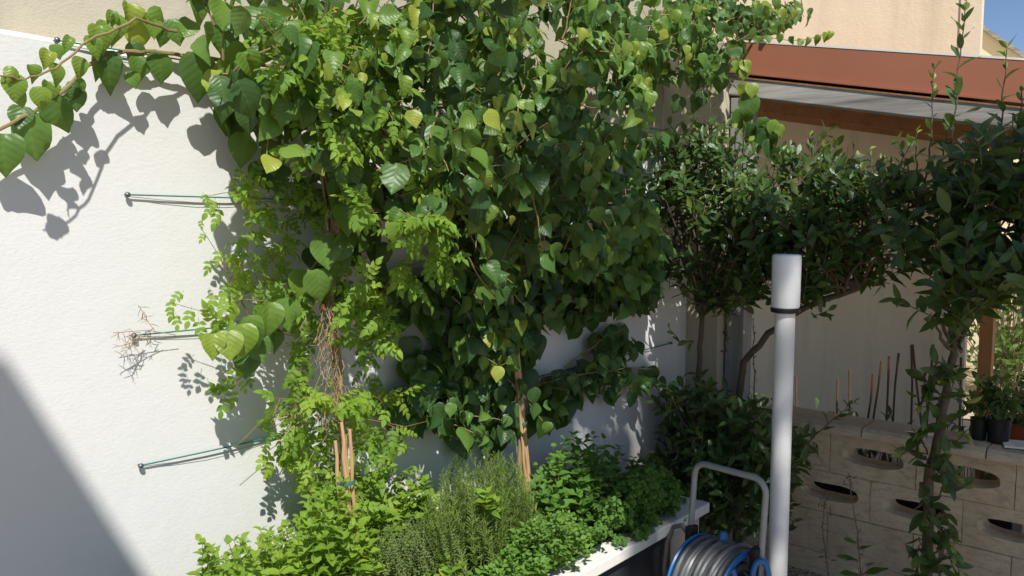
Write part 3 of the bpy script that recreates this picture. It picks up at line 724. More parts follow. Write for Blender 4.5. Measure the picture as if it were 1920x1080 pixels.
branch([(900,300,.14),(780,220,.12),(640,140,.1),(470,120,.1)], .007, .005)
branch([(960,560,.15),(820,470,.13),(700,400,.12),(600,480,.15),(520,590,.16),(420,640,.18)], .005, .003)
for x0, y0 in [(sd_[0], sd_[1]) for sd_ in sample_region(MAIN[:1], HOLES, 26)]:
    q = [P(x0, y0, n=.06)]; d = unit(np.array([rng.normal(0, 1), -.05, rng.normal(0, .8)]))
    for k in range(12): q.append(q[-1] + d * .045); d = unit(d + rv(.14) * np.array([1, .3, 1])); q[-1][1] = min(q[-1][1], -.03)
    q = [p for p in q if in_region(project(p), MAIN[:1], HOLES)[0]]
    if len(q) < 3: continue
    stems.tube(q, np.linspace(.004, .002, len(q)), 5)
under(stems.build('stem', M['vine_stem'], smooth=True), vine)['kind'] = 'stuff'
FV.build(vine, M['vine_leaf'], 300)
tag(vine, 'broad-leaved dark green climbing vine covering the middle of the white wall', 'vine')

# ------------------------------------------------------------------ jasmine
jas = empty('jasmine', tuple(P(640, 1000, n=.2) * np.array([1, 1, 0]) + np.array([0, 0, ZL - .03])))
FJ = Foliage(); jst = MB(); dry = MB()
trunk = [P(x, y, n=n) for x, y, n in ((655,1060,.20),(648,900,.2),(640,800,.2),(630,700,.19),(625,600,.19),(622,500,.18),(618,400,.16),(600,300,.14),(590,200,.12),(600,100,.1))]
for k in range(5):
    q = [p + rv(.010) for p in trunk]; jst.tube(q, np.linspace(.008, .003, len(q)), 6)
JREG = [([(530,690),(590,650),(605,760),(560,830),(520,760)], 8, .08, .2), ([(660,650),(700,640),(725,740),(735,800),(690,850),(668,780)], 12, .10, .2),
 ([(580,760),(630,740),(640,830),(620,900),(590,860)], 6, .12, .22), ([(600,880),(632,850),(632,980),(600,1000)], 4, .12, .2), ([(672,840),(720,860),(715,960),(676,980)], 4, .1, .2),
 ([(480,330),(600,310),(605,400),(560,470),(500,440)], 9, .05, .12), ([(380,360),(470,340),(520,380),(480,400)], 3, .05, .10),
 ([(330,560),(440,540),(520,540),(590,610),(580,670),(520,690),(420,690),(400,600)], 11, .06, .16), ([(640,520),(700,500),(715,640),(655,640)], 20, .20, .26),
 ([(500,0),(700,0),(720,120),(600,160),(510,120)], 34, .24, .44), ([(560,120),(720,180),(660,300),(560,260)], 26, .24, .46),
 ([(680,340),(810,340),(800,430),(690,440)], 20, .36, .48), ([(740,460),(830,460),(830,520),(740,500)], 8, .32, .42),
 ([(520,720),(580,770),(560,850),(500,830)], 7, .06, .14), ([(440,420),(500,400),(560,520),(500,580),(440,520)], 5, .05, .12),
 ([(560,480),(610,450),(610,560),(560,580)], 5, .10, .2)]
for poly, ns, na, nb in JREG:
    for (px, py) in sample_region([poly], [], ns):
        node = P(px, py, n=rng.uniform(na, nb)); d = unit(np.array([rng.normal(-.1, .7), -.25, rng.normal(.0, .6)])); tone = rng.uniform(.1, .95)
        pts = [node]
        for k in range(rng.integers(2, 5)):
            node = node + d * rng.uniform(.02, .035); d = unit(d + rv(.25) + np.array([0, 0, -.08])); pts.append(node)
            if node[1] > -.015: node[1] = -.015
            for s in (-1, 1):
                side = unit(np.cross(d, OUT)) * s
                tip = unit(side * .8 + d * .5 - UP * .45 + OUT * .25 + rv(.3)); nrm = unit(OUT * .6 + UP * .7 - U_ * .2 + rv(.35))
                FJ.add('jasmine', node, tip, nrm, rng.uniform(.048, .076), tone + rng.uniform(-.2, .2))
        jst.tube(pts, .0011, 4)
def jtwig(pts, leaves, r=.0014):
    q = [P(x, y, n=n) for x, y, n in pts]; jst.tube(q, np.linspace(r, r * .5, len(q)), 5)
    for (x, y, s) in leaves:
        c = P(x, y, n=pts[len(pts) // 2][2] + .01); FJ.add('jasmine', c + UP * .02, unit(-UP * .8 + U_ * rng.normal(-.2, .5) + OUT * .3), unit(OUT + UP * .5 + rv(.3)), s, rng.uniform(.4, .9), 1.5)
jtwig([(470,600,.10),(440,540,.11),(405,470,.12),(372,420,.13)], [(385,450,.035),(410,480,.05),(395,500,.05),(425,485,.045),(375,425,.03)])
jtwig([(470,600,.10),(445,545,.11),(420,490,.11),(415,470,.11)], [(440,500,.05)])
jtwig([(560,380,.08),(480,362,.10),(430,360,.11),(385,368,.12)], [(380,375,.04),(405,385,.06),(412,400,.06),(470,380,.06),(455,365,.06),(478,400,.06),(460,430,.06)])
jtwig([(600,640,.16),(500,620,.14),(400,590,.12),(330,570,.11)], [(320,575,.05),(345,560,.05),(360,590,.06),(330,600,.05),(400,560,.06),(430,545,.065),(415,600,.06),(372,610,.06)])
jtwig([(640,760,.18),(540,820,.14),(480,800,.11),(440,840,.10)], [(500,860,.06),(520,870,.06),(530,840,.06),(480,800,.05),(510,880,.05),(545,860,.06)])
jtwig([(660,780,.2),(760,800,.22),(800,790,.22)], [(720,860,.05),(760,840,.05),(700,880,.05)])
jtwig([(640,800,.2),(690,850,.2),(720,870,.2)], [(735,860,.04),(700,830,.06)])
# fibrous dry skin round the stem, dead twigs at the free end of the wire
for k in range(230):
    c = P(rng.normal(622, 16), rng.uniform(560, 790), n=rng.uniform(.18, .24)); d = unit(rv(.4) - UP); dry.tube([c, c + d * rng.uniform(.015, .05), c + d * .045 + rv(.010)], .0008, 3)
for k in range(90):
    c = P(rng.normal(625, 10), rng.uniform(390, 520), n=rng.uniform(.18, .22)); d = unit(rv(.4) - UP); dry.tube([c, c + d * rng.uniform(.015, .05)], .0012, 3)
for k in range(34):
    c = P(rng.normal(545, 20), rng.normal(780, 12), n=.2); dry.tube([c, c + rv(.014), c + rv(.014)], .0013, 3)
for (x0, y0, x1, y1) in ((330,628,212,624),(300,630,222,650),(290,620,262,575),(262,628,236,660)):
    a_, b_ = P(x0, y0, n=.03), P(x1, y1, n=.05); dry.tube([a_, (a_ + b_) / 2 + rv(.006), b_], .0009, 4)
    for k in range(14):
        c = a_ + (b_ - a_) * rng.uniform(.25, 1); d = unit(rv(1) * np.array([1, .5, 1])); dry.tube([c, c + d * .011, c + d * .022 + rv(.003)], [.0006, .0009, .0004], 4)
under(jst.build('stem', M['vine_stem'], smooth=True), jas)['kind'] = 'stuff'
do_ = under(dry.build('dry_fibre', M['dry'], smooth=True), jas); do_['kind'] = 'stuff'
FJ.build(jas, M['jasmine_leaf'], 300)
def flower(px, py, n, r, mat):
    c = P(px, py, n=n); mb = MB()
    for k in range(5):
        q = 2 * math.pi * k / 5 + .3; d = U_ * math.cos(q) + UP * math.sin(q); s = np.cross(d, OUT)
        mb.add([c, c + d * r * .5 + s * r * .2 + OUT * .003, c + d * r + OUT * .001, c + d * r * .5 - s * r * .2 + OUT * .003], [(0, 1, 2, 3)])
    under(mb.build('flower', M[mat]), jas)
for x, y in ((537,57),(724,45),(712,35),(552,320),(545,335),(735,805),(692,690)): flower(x, y, .3 if y < 100 else .15, .013, 'petal')
for x, y in ((622,15),(628,20),(600,60),(605,575),(668,560)): flower(x, y, .36 if y < 100 else .3, .008, 'flower' if y < 100 else 'bud')
tag(jas, 'yellow-green jasmine with small divided leaves climbing the bamboo canes', 'jasmine')

# ------------------------------------------------------------------ herbs
def herb(name, label, poly, nst, nr, leaf, mat, lsize, step, frac=.6, bent=.06, n_obj=0, stem_r=.0014, tone=(.1, .9), group='herbs in the raised planter', pairs=2, upf=.35):
    pts = sample_region([poly], [], nst); fol = Foliage(); st = MB()
    base0 = None
    tips = [P(x, y, n=rng.uniform(*nr)) for x, y in pts]
    cu = np.mean([t[0] for t in tips]); cn = -np.mean([t[1] for t in tips])
    r = empty(name, (cu, -min(max(cn, .08), NE - .16), ZL - .03))
    for tp in tips:
        b = np.array([cu + (tp[0] - cu) * .75 + rng.normal(0, .02), -min(max(-tp[1] + rng.normal(0, .03), .03), NE - .15), ZL - .03])
        L = np.linalg.norm(tp - b); nn = max(3, int(L * frac / step)); tn = rng.uniform(*tone)
        side = rv(bent); side[2] = 0; q = [b + (tp - b) * s + side * math.sin(math.pi * s) for s in np.linspace(0, 1, 7)]
        st.tube(q, np.linspace(stem_r, stem_r * .5, 7), 4)
        a0 = rng.uniform(0, 6.28)
        for k in range(nn + 1):
            s = 1 - frac * (1 - k / nn); c = b + (tp - b) * s + side * math.sin(math.pi * s); ax = unit(tp - b)
            for j in range(pairs):
                q_ = a0 + k * 1.57 + j * 2 * math.pi / pairs; ra = np.array([math.cos(q_), math.sin(q_), 0])
                top = k / nn; sz = lsize * (1 - .45 * max(0, top - .5) * 2) * rng.uniform(.8, 1.2)
                tip = unit(ra + ax * (upf + top * .5) + rv(.18)); nrm = unit(ax * .9 - ra * upf + rv(.2) + SUN * .3)
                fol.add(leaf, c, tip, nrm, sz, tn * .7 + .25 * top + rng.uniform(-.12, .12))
    under(st.build('stem', M['green_stem'], smooth=True), r)
    fol.build(r, M[mat], n_obj); tag(r, label, 'herb', group); return r
herb('mint', 'bushy yellow-green mint at the near end of the planter', [(372,1010),(400,1020),(450,1000),(540,985),(570,950),(600,900),(640,880),(690,960),(700,1060),(690,1140),(380,1140),(390,1050)], 270, (.06, .42), 'mint', 'mint_leaf', .044, .030, .75, .04, 200)
herb('lemon_balm', 'tall yellow-green leafy herb behind the thyme', [(700,900),(715,865),(730,905),(760,890),(775,865),(800,880),(830,910),(820,980),(760,1010),(715,1000)], 60, (.05, .22), 'mint', 'mint_leaf', .048, .034, .8, .03, 80)
herb('lemon_balm', 'pale leafy herb growing round the foot of the bamboo canes', [(600,830),(640,860),(690,880),(720,930),(705,1000),(660,1020),(610,960),(595,900)], 36, (.05, .2), 'mint', 'mint_leaf', .048, .032, .8, .03, 60)
herb('thyme', 'grey-green fine-leaved thyme beside the rosemary', [(680,1040),(720,985),(770,960),(830,950),(880,990),(870,1060),(800,1080),(700,1090)], 330, (.18, .42), 'small', 'thyme_leaf', .009, .009, .5, .03, 0, .0009, pairs=2)
herb('rosemary', 'upright rosemary bush with thin needle leaves', [(800,930),(830,880),(860,850),(890,835),(930,840),(960,850),(995,890),(1010,950),(1010,1030),(960,1050),(880,1040),(810,990)], 230, (.12, .42), 'needle', 'rosemary_leaf', .030, .0075, .62, .03, 0, .0014, pairs=3, upf=.9)
herb('mint', 'pointed-leaved mint at the bottom edge below the thyme', [(790,1050),(830,1035),(870,1050),(880,1100),(800,1120),(760,1100)], 14, (.36, .46), 'mint', 'mint_leaf', .055, .03, .5, .02, 60)
herb('mint', 'single mint sprig standing out of the rosemary', [(905,925),(925,920),(930,940),(910,945)], 3, (.40, .46), 'mint', 'mint_leaf', .048, .035, .13, .01, 20)
herb('marjoram', 'small-leaved bright herb spilling over the white planter ledge', [(990,980),(1040,950),(1080,965),(1110,985),(1100,1010),(1060,1030),(1020,1060),(960,1090),(900,1085),(930,1050)], 290, (.38, .58), 'small', 'herb_leaf', .022, .014, .5, .04, 120)
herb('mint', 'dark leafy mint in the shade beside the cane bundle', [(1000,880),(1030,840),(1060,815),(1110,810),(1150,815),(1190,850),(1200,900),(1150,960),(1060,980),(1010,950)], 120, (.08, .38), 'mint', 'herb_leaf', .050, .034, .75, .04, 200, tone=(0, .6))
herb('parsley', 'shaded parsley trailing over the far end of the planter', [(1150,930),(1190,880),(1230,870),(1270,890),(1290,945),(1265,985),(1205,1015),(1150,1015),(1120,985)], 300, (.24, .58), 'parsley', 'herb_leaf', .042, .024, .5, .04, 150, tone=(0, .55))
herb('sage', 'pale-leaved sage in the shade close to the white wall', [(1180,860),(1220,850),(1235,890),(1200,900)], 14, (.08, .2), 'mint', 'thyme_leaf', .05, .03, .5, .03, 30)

# ------------------------------------------------------------------ laurel shrubs
def laurel(label, trunk, polys, nsh, urange, shoots, n_obj, extra=(), r0=.02, lsz=(.062, .095)):
    tp = [P(x, y, u=u) for x, y, u in trunk]
    r = empty('laurel_shrub', (tp[0][0], tp[0][1], 0)); st = MB(); fol = Foliage()
    tp = [np.array([tp[0][0], tp[0][1], -.02])] + tp
    def smooth(q, k=5):
        out = []
        for i in range(len(q) - 1):
            for j in range(k): out.append(q[i] + (q[i+1] - q[i]) * j / k + rv(.003))
        return out + [q[-1]]
    q = smooth(tp); st.tube(q, np.linspace(r0, r0 * .6, len(q)), 10)
    top = tp[-1]
    cent = []
    clumps = [(q[0], q[1], rng.uniform(*urange), rng.uniform(-.2, .25)) for q in sample_region(polys, [], nsh // 6)]
    for i_ in range(nsh):                                   # shoots gathered in uneven clumps, sky and wall show between them
        cx_, cy_, cu_, ct_ = clumps[i_ % len(clumps)]; px, py = cx_ + rng.normal(0, 20), cy_ + rng.normal(0, 17)
        c = P(px, py, u=min(max(cu_ + rng.normal(0, .06), urange[0] - .05), urange[1])); cent.append(c)
        d = unit(np.array([rng.normal(-.15, .5), rng.normal(-.15, .5), rng.uniform(.2, 1.1)])); tone = min(1, max(0, rng.uniform(.05, .7) + ct_)); node = c.copy(); pts = [node.copy()]
        a0 = rng.uniform(0, 6.28); nl = rng.integers(5, 9)
        for k in range(nl):
            node = node + d * rng.uniform(.012, .024); pts.append(node.copy()); q_ = a0 + k * 2.4; f = k / nl
            a = unit(np.cross(d, [.3, .2, .9])); b = np.cross(d, a); ra = a * math.cos(q_) + b * math.sin(q_)
            tip = unit(ra + d * (.35 + .6 * f) + rv(.2)); nrm = unit(d * .8 - ra * .5 + UP * .3 + SUN * .25 + rv(.25))
            fol.add('laurel', node, tip, nrm, rng.uniform(*lsz) * (1 - .3 * f), tone * .8 + (.15 if f > .7 else 0) + rng.uniform(-.1, .1))
        st.tube(pts, .0018, 4)
    for c in cent[::9]:                                   # limbs from the trunk head to the clumps
        k = rng.uniform(.55, 1); a = tp[-2] + (top - tp[-2]) * k; ctl = a + (c - a) * .45 + UP * .05 + rv(.035); tt = np.linspace(0, 1, 9)
        st.tube([a * (1 - s) ** 2 + ctl * 2 * s * (1 - s) + c * s * s + rv(.003) for s in tt], np.linspace(r0 * .38, .002, 9), 6)
    for pts, size, tone in shoots:                        # long single shoots
        q = smooth([P(x, y, u=u) for x, y, u in pts], 6); st.tube(q, np.linspace(.0042, .0018, len(q)), 6)
        L = sum(np.linalg.norm(q[i+1] - q[i]) for i in range(len(q) - 1)); nn = max(4, int(L / .034))
        for k in range(nn + 1):
            s = k / nn * (len(q) - 1); i = min(int(s), len(q) - 2); c = q[i] + (q[i+1] - q[i]) * (s - i); f = k / nn; d = unit(q[i+1] - q[i])
            ang = k * 2.4 + rng.uniform(-.4, .4); a = unit(np.cross(d, [.3, .9, .2])); b = np.cross(d, a); ra = a * math.cos(ang) + b * math.sin(ang)
            fol.add('laurel', c, unit(ra * .8 + d * (.55 + .5 * f) + rv(.15)), unit(d * .6 - ra * .6 + UP * .2 + rv(.2)), size * (1 - .5 * f) * rng.uniform(.75, 1.15), tone + (.55 * max(0, f - .78) / .22 if f > .78 else rng.uniform(-.1, .1)), 1.0)
            if f > .85: fol.add('laurel', c, unit(rv(.5) + d), unit(rv(.5) + UP), size * .4, tone + .5, 0)
    under(st.build('trunk', M['dark_bark'], smooth=True), r)
    fol.build(r, M['laurel_leaf'], n_obj)
    tag(r, label, 'shrub', 'laurel shrubs along the low wall'); return r
laurel('laurel shrub with a thin straight trunk in the corner of the walls', [(1305,880,3.55),(1308,760,3.55),(1312,650,3.56),(1318,560,3.56)],
  [[(1225,420),(1250,340),(1290,270),(1340,270),(1420,330),(1450,420),(1450,520),(1400,570),(1320,600),(1270,560),(1235,490)]], 300, (3.28, 3.72),
  [([(1325,420,3.5),(1327,320,3.5),(1330,230,3.5),(1332,160,3.5)], .075, .5), ([(1376,420,3.5),(1378,330,3.5),(1380,240,3.5)], .075, .55), ([(1270,420,3.5),(1268,350,3.5),(1255,300,3.5)], .07, .5)] + [([(x, y + 70, 3.48), (x + rng.normal(0, 6), y, 3.48), (x + rng.normal(0, 9), y - rng.uniform(25, 55), 3.46)], .075, rng.uniform(.4, .7)) for x, y in ((1245,350),(1290,290),(1310,270),(1350,260),(1395,290),(1415,320))] + [
   ([(1300,640,3.5),(1275,640,3.5),(1255,615,3.5)], .07, .6), ([(1360,660,3.6),(1362,560,3.6),(1360,480,3.6)], .05, .3)], 170, r0=.018)
laurel('laurel shrub whose bent bare limb reaches behind the lamp', [(1385,900,3.62),(1382,760,3.62),(1395,680,3.62),(1440,625,3.6),(1510,575,3.58),(1620,535,3.55)],
  [[(1420,390),(1470,340),(1500,290),(1525,270),(1560,320),(1610,350),(1650,400),(1650,540),(1560,560),(1480,590),(1430,560)]], 260, (3.30, 3.75),
  [([(1515,430,3.55),(1518,340,3.55),(1520,255,3.55)], .07, .45), ([(1633,420,3.5),(1635,340,3.5),(1632,280,3.5)], .07, .45), ([(1660,420,3.5),(1662,350,3.5),(1660,300,3.5)], .065, .4), ([(1415,800,3.6),(1413,700,3.6),(1412,600,3.6)], .04, .3)] + [([(x, y + 70, 3.5), (x + rng.normal(0, 5), y, 3.5), (x + rng.normal(0, 9), y - rng.uniform(25, 60), 3.48)], .075, rng.uniform(.3, .6)) for x, y in ((1440,350),(1465,330),(1490,320),(1545,310),(1575,330),(1600,340),(1615,360))], 220, r0=.020)
laurel('laurel tree with a leaf-wrapped trunk in front of the low wall slots', [(1738,1060,3.55),(1742,900,3.55),(1765,780,3.55),(1785,690,3.55),(1790,630,3.55)],
  [[(1620,430),(1660,380),(1700,340),(1750,310),(1800,290),(1860,290),(1960,270),(1960,600),(1880,600),(1840,560),(1800,620),(1740,600),(1690,570),(1640,560)]], 270, (3.10, 3.7),
  [([(1772,380,3.45),(1785,250,3.45),(1798,130,3.45),(1812,2,3.45)], .115, .42), ([(1735,380,3.45),(1746,260,3.45),(1752,130,3.45)], .085, .42), ([(1868,360,3.4),(1878,230,3.4),(1888,90,3.4)], .105, .5), ([(1640,420,3.5),(1650,350,3.5),(1655,300,3.5)], .07, .3)] + [([(x, y + 80, 3.42), (x + rng.normal(0, 6), y, 3.42), (x + rng.normal(0, 12), y - rng.uniform(30, 70), 3.4)], .08, rng.uniform(.3, .6)) for x, y in ((1680,350),(1700,330),(1720,320),(1765,300),(1815,290),(1840,280),(1860,290),(1900,260),(1915,240))]
  + [([(1742 + rng.normal(0, 12), y, 3.5), (1748 + sx * 22, y - 22, 3.45), (1752 + sx * rng.uniform(30, 75), y - rng.uniform(-30, 34), 3.42)], .118, .35) for y, sx in ((1075,-1),(1060,1),(1030,-1),(1010,1),(980,1),(960,-.3),(930,1),(905,.6),(880,-.7),(880,.8),(850,-.8),(850,1),(820,-.4),(800,.9),(760,-.5),(760,.8),(730,.9),(735,-.6),(720,.4),(700,.6),(1080,.5),(1040,.9))], 260, r0=.024, lsz=(.078, .115))
laurel('dark low laurel filling the corner behind the hose reel', [(1380,1000,3.5),(1375,930,3.5)],
  [[(1240,760),(1290,730),(1330,780),(1400,800),(1440,830),(1480,830),(1500,880),(1480,930),(1440,1000),(1330,1010),(1300,900),(1250,870)]], 260, (3.3, 3.7),
  [([(1440,900,3.45),(1500,840,3.45),(1560,790,3.45),(1600,755,3.45)], .09, .25), ([(1330,850,3.45),(1285,760,3.4),(1265,745,3.4)], .08, .25), ([(1300,850,3.45),(1250,810,3.4),(1235,800,3.4)], .07, .1), ([(1450,930,3.45),(1490,850,3.45),(1520,870,3.4)], .08, .2), ([(1470,1000,3.5),(1485,985,3.45),(1492,975,3.4)], .06, .1), ([(1340,960,3.5),(1345,840,3.5),(1340,770,3.5)], .07, .2)], 150, r0=.015)

# ------------------------------------------------------------------ small saplings
def sapling(label, pts, leafs):
    a0 = P(*pts[0]); q = [P(x, y, u=u) for x, y, u in [(p[0], p[1], 3.35) for p in pts]]; r = empty('sapling', (q[0][0], q[0][1], 0))
    q = [np.array([q[0][0], q[0][1], -.01])] + q; st = MB(); st.tube(q, np.linspace(.0035, .0014, len(q)), 6); fol = Foliage()
    for i in range(26):
        s = rng.uniform(.1, 1) * (len(q) - 1); k = min(int(s), len(q) - 2); c = q[k] + (q[k+1] - q[k]) * (s - k); d = unit(rv(1) + UP * .5); st.tube([c, c + d * .012, c + d * .02 + rv(.004)], .0012, 4)
    for (x, y, sx, L) in leafs:
        s = min(q, key=lambda z: abs(project(z)[1] - y)); c = P(x, y, u=3.35); fol.add('laurel', c, unit(rt * sx + UP * .1 + rv(.15)), unit(UP + OUT * .3 + rv(.2)), L, rng.uniform(.2, .5), 1)
        st.tube([s, (s + c) / 2 + UP * .004, c], .0012, 4)
    for i in range(10):
        c = q[-1] + rv(.012); st.tube([c, c + rv(.01)], .002, 4)
    under(st.build('stem', M['dark_bark'], smooth=True), r); fol.build(r, M['laurel_leaf'], 60); tag(r, label, 'sapling', 'thin saplings before the low wall')
P_ = P
def P(px, py, n=None, u=None, d=None):
    if n is None and u is None and d is None: u = 3.35
    return P_(px, py, n=n, u=u, d=d)
sapling('taller thin sapling with a few green leaves before the low wall', [(1615,1090), (1608,1000), (1598,940), (1592,900)], [(1606,1018,-1,.06),(1608,1030,1,.06),(1605,1050,-1,.08),(1612,1052,-1,.06),(1618,1060,1,.08),(1612,1040,1,.02),(1620,1075,1,.10),(1612,1078,-1,.08)])
sapling('shorter sapling with shrivelled brown tips before the low wall', [(1556,1090), (1548,1040), (1542,990), (1546,940)], [(1552,1045,-1,.04),(1556,1050,1,.03)])

# ------------------------------------------------------------------ lamp on a white pole
DL = 3.15
lb = P(1457, 1040, d=DL); ltop = P(1474, 585, d=DL); bx, by = (lb[0] + ltop[0]) / 2, (lb[1] + ltop[1]) / 2
lamp = empty('garden_lamp', (bx, by, 0)); rp = .0375
zt_ = ltop[2]
under(MB().lathe([(rp, 0), (rp, zt_ - .004), (rp - .004, zt_)], (bx, by, 0), k=40).build('pole', M['white_pvc'], smooth=True), lamp)
under(MB().lathe([(rp + .001, zt_ - .002), (.053, zt_), (.055, zt_ + .004), (.055, zt_ + .014), (.052, zt_ + .017), (.03, zt_ + .017)], (bx, by, 0), k=40).build('collar', M['black_plastic'], smooth=True), lamp)
zh = P(1476, 477, d=DL)[2]; z0 = zt_ + .0175
under(MB().lathe([(.03, z0), (.050, z0), (.053, z0 + .006), (.0545, zh - .014), (.053, zh - .005), (.047, zh), (.0, zh + .001)], (bx, by, 0), k=40).build('diffuser', M['diffuser'], smooth=True), lamp)
tag(lamp, 'white garden lamp on a tall white pole beside the hose reel', 'lamp')

# ------------------------------------------------------------------ hose reel cart
hl = P(1294, 868, d=3.0); hrp = P(1428, 905, d=2.78); zh = (hl[2] + hrp[2]) / 2
A0 = np.array([hl[0], hl[1], 0]); B0 = np.array([hrp[0], hrp[1], 0]); ax = unit(B0 - A0); Wd = np.linalg.norm(B0 - A0); cen = (A0 + B0) / 2
ln = np.array([ax[1], -ax[0], 0]);
if ln @ (CAM - np.array([cen[0], cen[1], EYE])) < 0: ln = -ln          # towards the camera
hr_ = empty('hose_reel', tuple(cen))
def arc_handle():
    q = []; R = .05; back = -ln * .03
    lo0 = A0 + ln * .02 + UP * .16; q.append(lo0)
    q.append(A0 + back + UP * (zh - R))
    for k in range(1, 6):
        t = k / 6 * math.pi / 2; q.append(A0 + back + ax * R * (1 - math.cos(t)) + UP * (zh - R + R * math.sin(t)))
    q.append(A0 + back + ax * R + UP * zh); q.append(B0 + back - ax * R + UP * zh)
    for k in range(1, 6):
        t = k / 6 * math.pi / 2; q.append(B0 + back - ax * R * (1 - math.sin(t)) + UP * (zh - R + R * math.cos(t)))
    q.append(B0 + back + UP * (zh - R)); q.append(B0 + ln * .02 + UP * .16)
    return q
under(MB().tube(arc_handle(), .0115, 12).build('handle', M['grey_tube'], smooth=True), hr_)
zd = .36; dc = cen + ln * .02 + UP * zd; half = Wd / 2 - .045
core = MB().lathe([(.0, -half), (.085, -half), (.085, half), (.0, half)], dc, ax, 32).build('drum', M['blue_plastic'], smooth=True); under(core, hr_)
for s in (-1, 1):
    fl_ = MB(); h0 = s * half
    fl_.lathe([(.160, h0 - .004), (.178, h0 - .006), (.182, h0), (.178, h0 + .006), (.160, h0 + .004), (.160, h0 - .004)], dc, ax, 48)
    fl_.lathe([(.0, h0 - .006), (.07, h0 - .006), (.07, h0 + .006), (0, h0 + .006)], dc, ax, 32)
    for k in range(6):
        q = 2 * math.pi * k / 6; rd = ln * math.cos(q) + UP * math.sin(q); fl_.tube([dc + ax * h0 + rd * .06, dc + ax * h0 + rd * .165], .012, 6)
    under(fl_.build('flange', M['blue_plastic'], smooth=True), hr_)
    br = MB(); c0 = dc + ax * (h0 + s * .032)
    sx = np.cross(ax, UP)
    for (z0, z1, wd) in ((-.25, -.02, .030), (-.0199, .06, .045), (.0601, .20, .026)):
        vv = []
        for zz in (z0, z1):
            for a_, b_ in ((-1, -1), (1, -1), (1, 1), (-1, 1)): vv.append(c0 + UP * zz + sx * wd * a_ - ln * .02 * (zz > .05) + ax * .013 * b_)
        br.add(vv, [(0,3,2,1), (4,5,6,7), (0,1,5,4), (1,2,6,5), (2,3,7,6), (3,0,4,7)])
    under(br.build('bracket', M['black_plastic'], bevel=.004), hr_)
# wound hose: layers of turns, the outer ones uneven
for layer, (rad, nt) in enumerate(((.09, 10), (.112, 10), (.134, 9), (.155, 9), (.172, 7))):
    pts = []; nstep = 28; lo, hi = -half + .022, half - .022
    ph = rng.uniform(0, 6); wob = rng.uniform(0, 6, 3)
    for i in range(nt * nstep + 1):
        t = i / nstep; q = 2 * math.pi * t; f = t / nt; f = f if layer % 2 == 0 else 1 - f
        h0 = lo + (hi - lo) * f + .010 * math.sin(q * .37 + wob[0]) + (.012 * math.sin(q * .5 + wob[1]) if layer >= 3 else 0)
        rr = rad + (.006 * math.sin(q * .31 + wob[2]) + .006 * math.sin(q * .77) if layer >= 3 else .002 * math.sin(q * .7))
        pts.append(dc + ax * min(max(h0, lo), hi) + (ln * math.cos(q) + UP * math.sin(q)) * rr)
    under(MB().tube(pts, .0112, 8).build('hose', M['hose'], smooth=True), hr_)
lp = P(1258, 1075, d=2.95)
q = [A0 * 1 + UP * .52 + ln * .0, A0 - ax * .03 + UP * .55, A0 - ax * .07 + UP * .53, A0 - ax * .10 + UP * .46, A0 - ax * .11 + UP * .36, A0 - ax * .10 + UP * .22, A0 - ax * .06 + UP * .02]
qq = []
for i in range(len(q) - 1):
    for k in range(4): qq.append(q[i] + (q[i+1] - q[i]) * k / 4)
under(MB().tube(qq + [q[-1]], .009, 8).build('hose_tail', M['hose'], smooth=True), hr_)
# crank with its loop grip on the near side
ck = MB(); c0 = dc + ax * (half + .062); g0 = c0 + UP * .115
ck.tube([c0 - ax * .02, c0, c0 + UP * .05 + ax * .01, g0 - UP * .03], [.014, .014, .012, .012], 8)
loop = [g0 + (UP * .052 * math.sin(t) + sx * .0 + ln * 0 + rt * .026 * math.cos(t)) for t in np.linspace(0, 2 * math.pi, 25)]
ck.tube(loop, .010, 8)
under(ck.build('crank', M['blue_plastic'], smooth=True), hr_)
kn = MB().lathe([(0, -.0), (.016, .002), (.016, .02), (.010, .032), (0, .034)], dc + UP * .185 - ln * .02, UP, 16).build('knob', M['blue_plastic'], smooth=True); under(kn, hr_)
ft_ = MB()
for s in (-1, 1):
    c0 = cen + ax * s * (Wd / 2); ft_.tube([c0 + UP * .16 - ln * .02, c0 + UP * .012 + ln * .14], .011, 8); ft_.tube([c0 + UP * .16 - ln * .02, c0 + UP * .05 - ln * .16], .011, 8)
under(ft_.build('foot', M['grey_tube'], smooth=True), hr_)
for s in (-1, 1):
    c0 = cen + ax * s * (Wd / 2 + .03) - ln * .17 + UP * .06
    under(MB().lathe([(0, -.012), (.05, -.012), (.06, -.006), (.06, .006), (.05, .012), (0, .012)], c0, ax, 28).build('wheel', M['black_plastic'], smooth=True), hr_)
tag(hr_, 'blue hose reel wound with grey hose under a grey tube handle', 'hose reel')

# ------------------------------------------------------------------ behind the low wall: canes, pots, trough
tr0 = P(1600, 850, u=4.35)
tg = empty('plant_trough', (4.42, -.6, .012))
under(MB().box((4.30, -1.45, .02), (4.56, .15, .30)).build('box', M['black_plastic'], bevel=.01), tg)
under(MB().box((4.315, -1.435, .301), (4.545, .135, .312)).build('soil', M['soil']), tg)
fol = Foliage(); st = MB()
for k in range(120):
    c = np.array([rng.uniform(4.28, 4.5), rng.uniform(-1.3, .0), .31]); q = c + np.array([rng.normal(0, .05), rng.normal(0, .05), rng.uniform(.12, .40)]); st.tube([c, (c + q) / 2 + rv(.02), q], .0018, 4)
    for j in range(3): fol.add('laurel', q - UP * .03 * j, unit(rv(1) + UP * .2), unit(UP + rv(.4)), rng.uniform(.05, .08), rng.uniform(0, .5))
under(st.build('stem', M['dark_bark']), tg); fol.build(tg, M['laurel_leaf'], 40)
tag(tg, 'black plant trough seen through the low wall slots', 'trough')
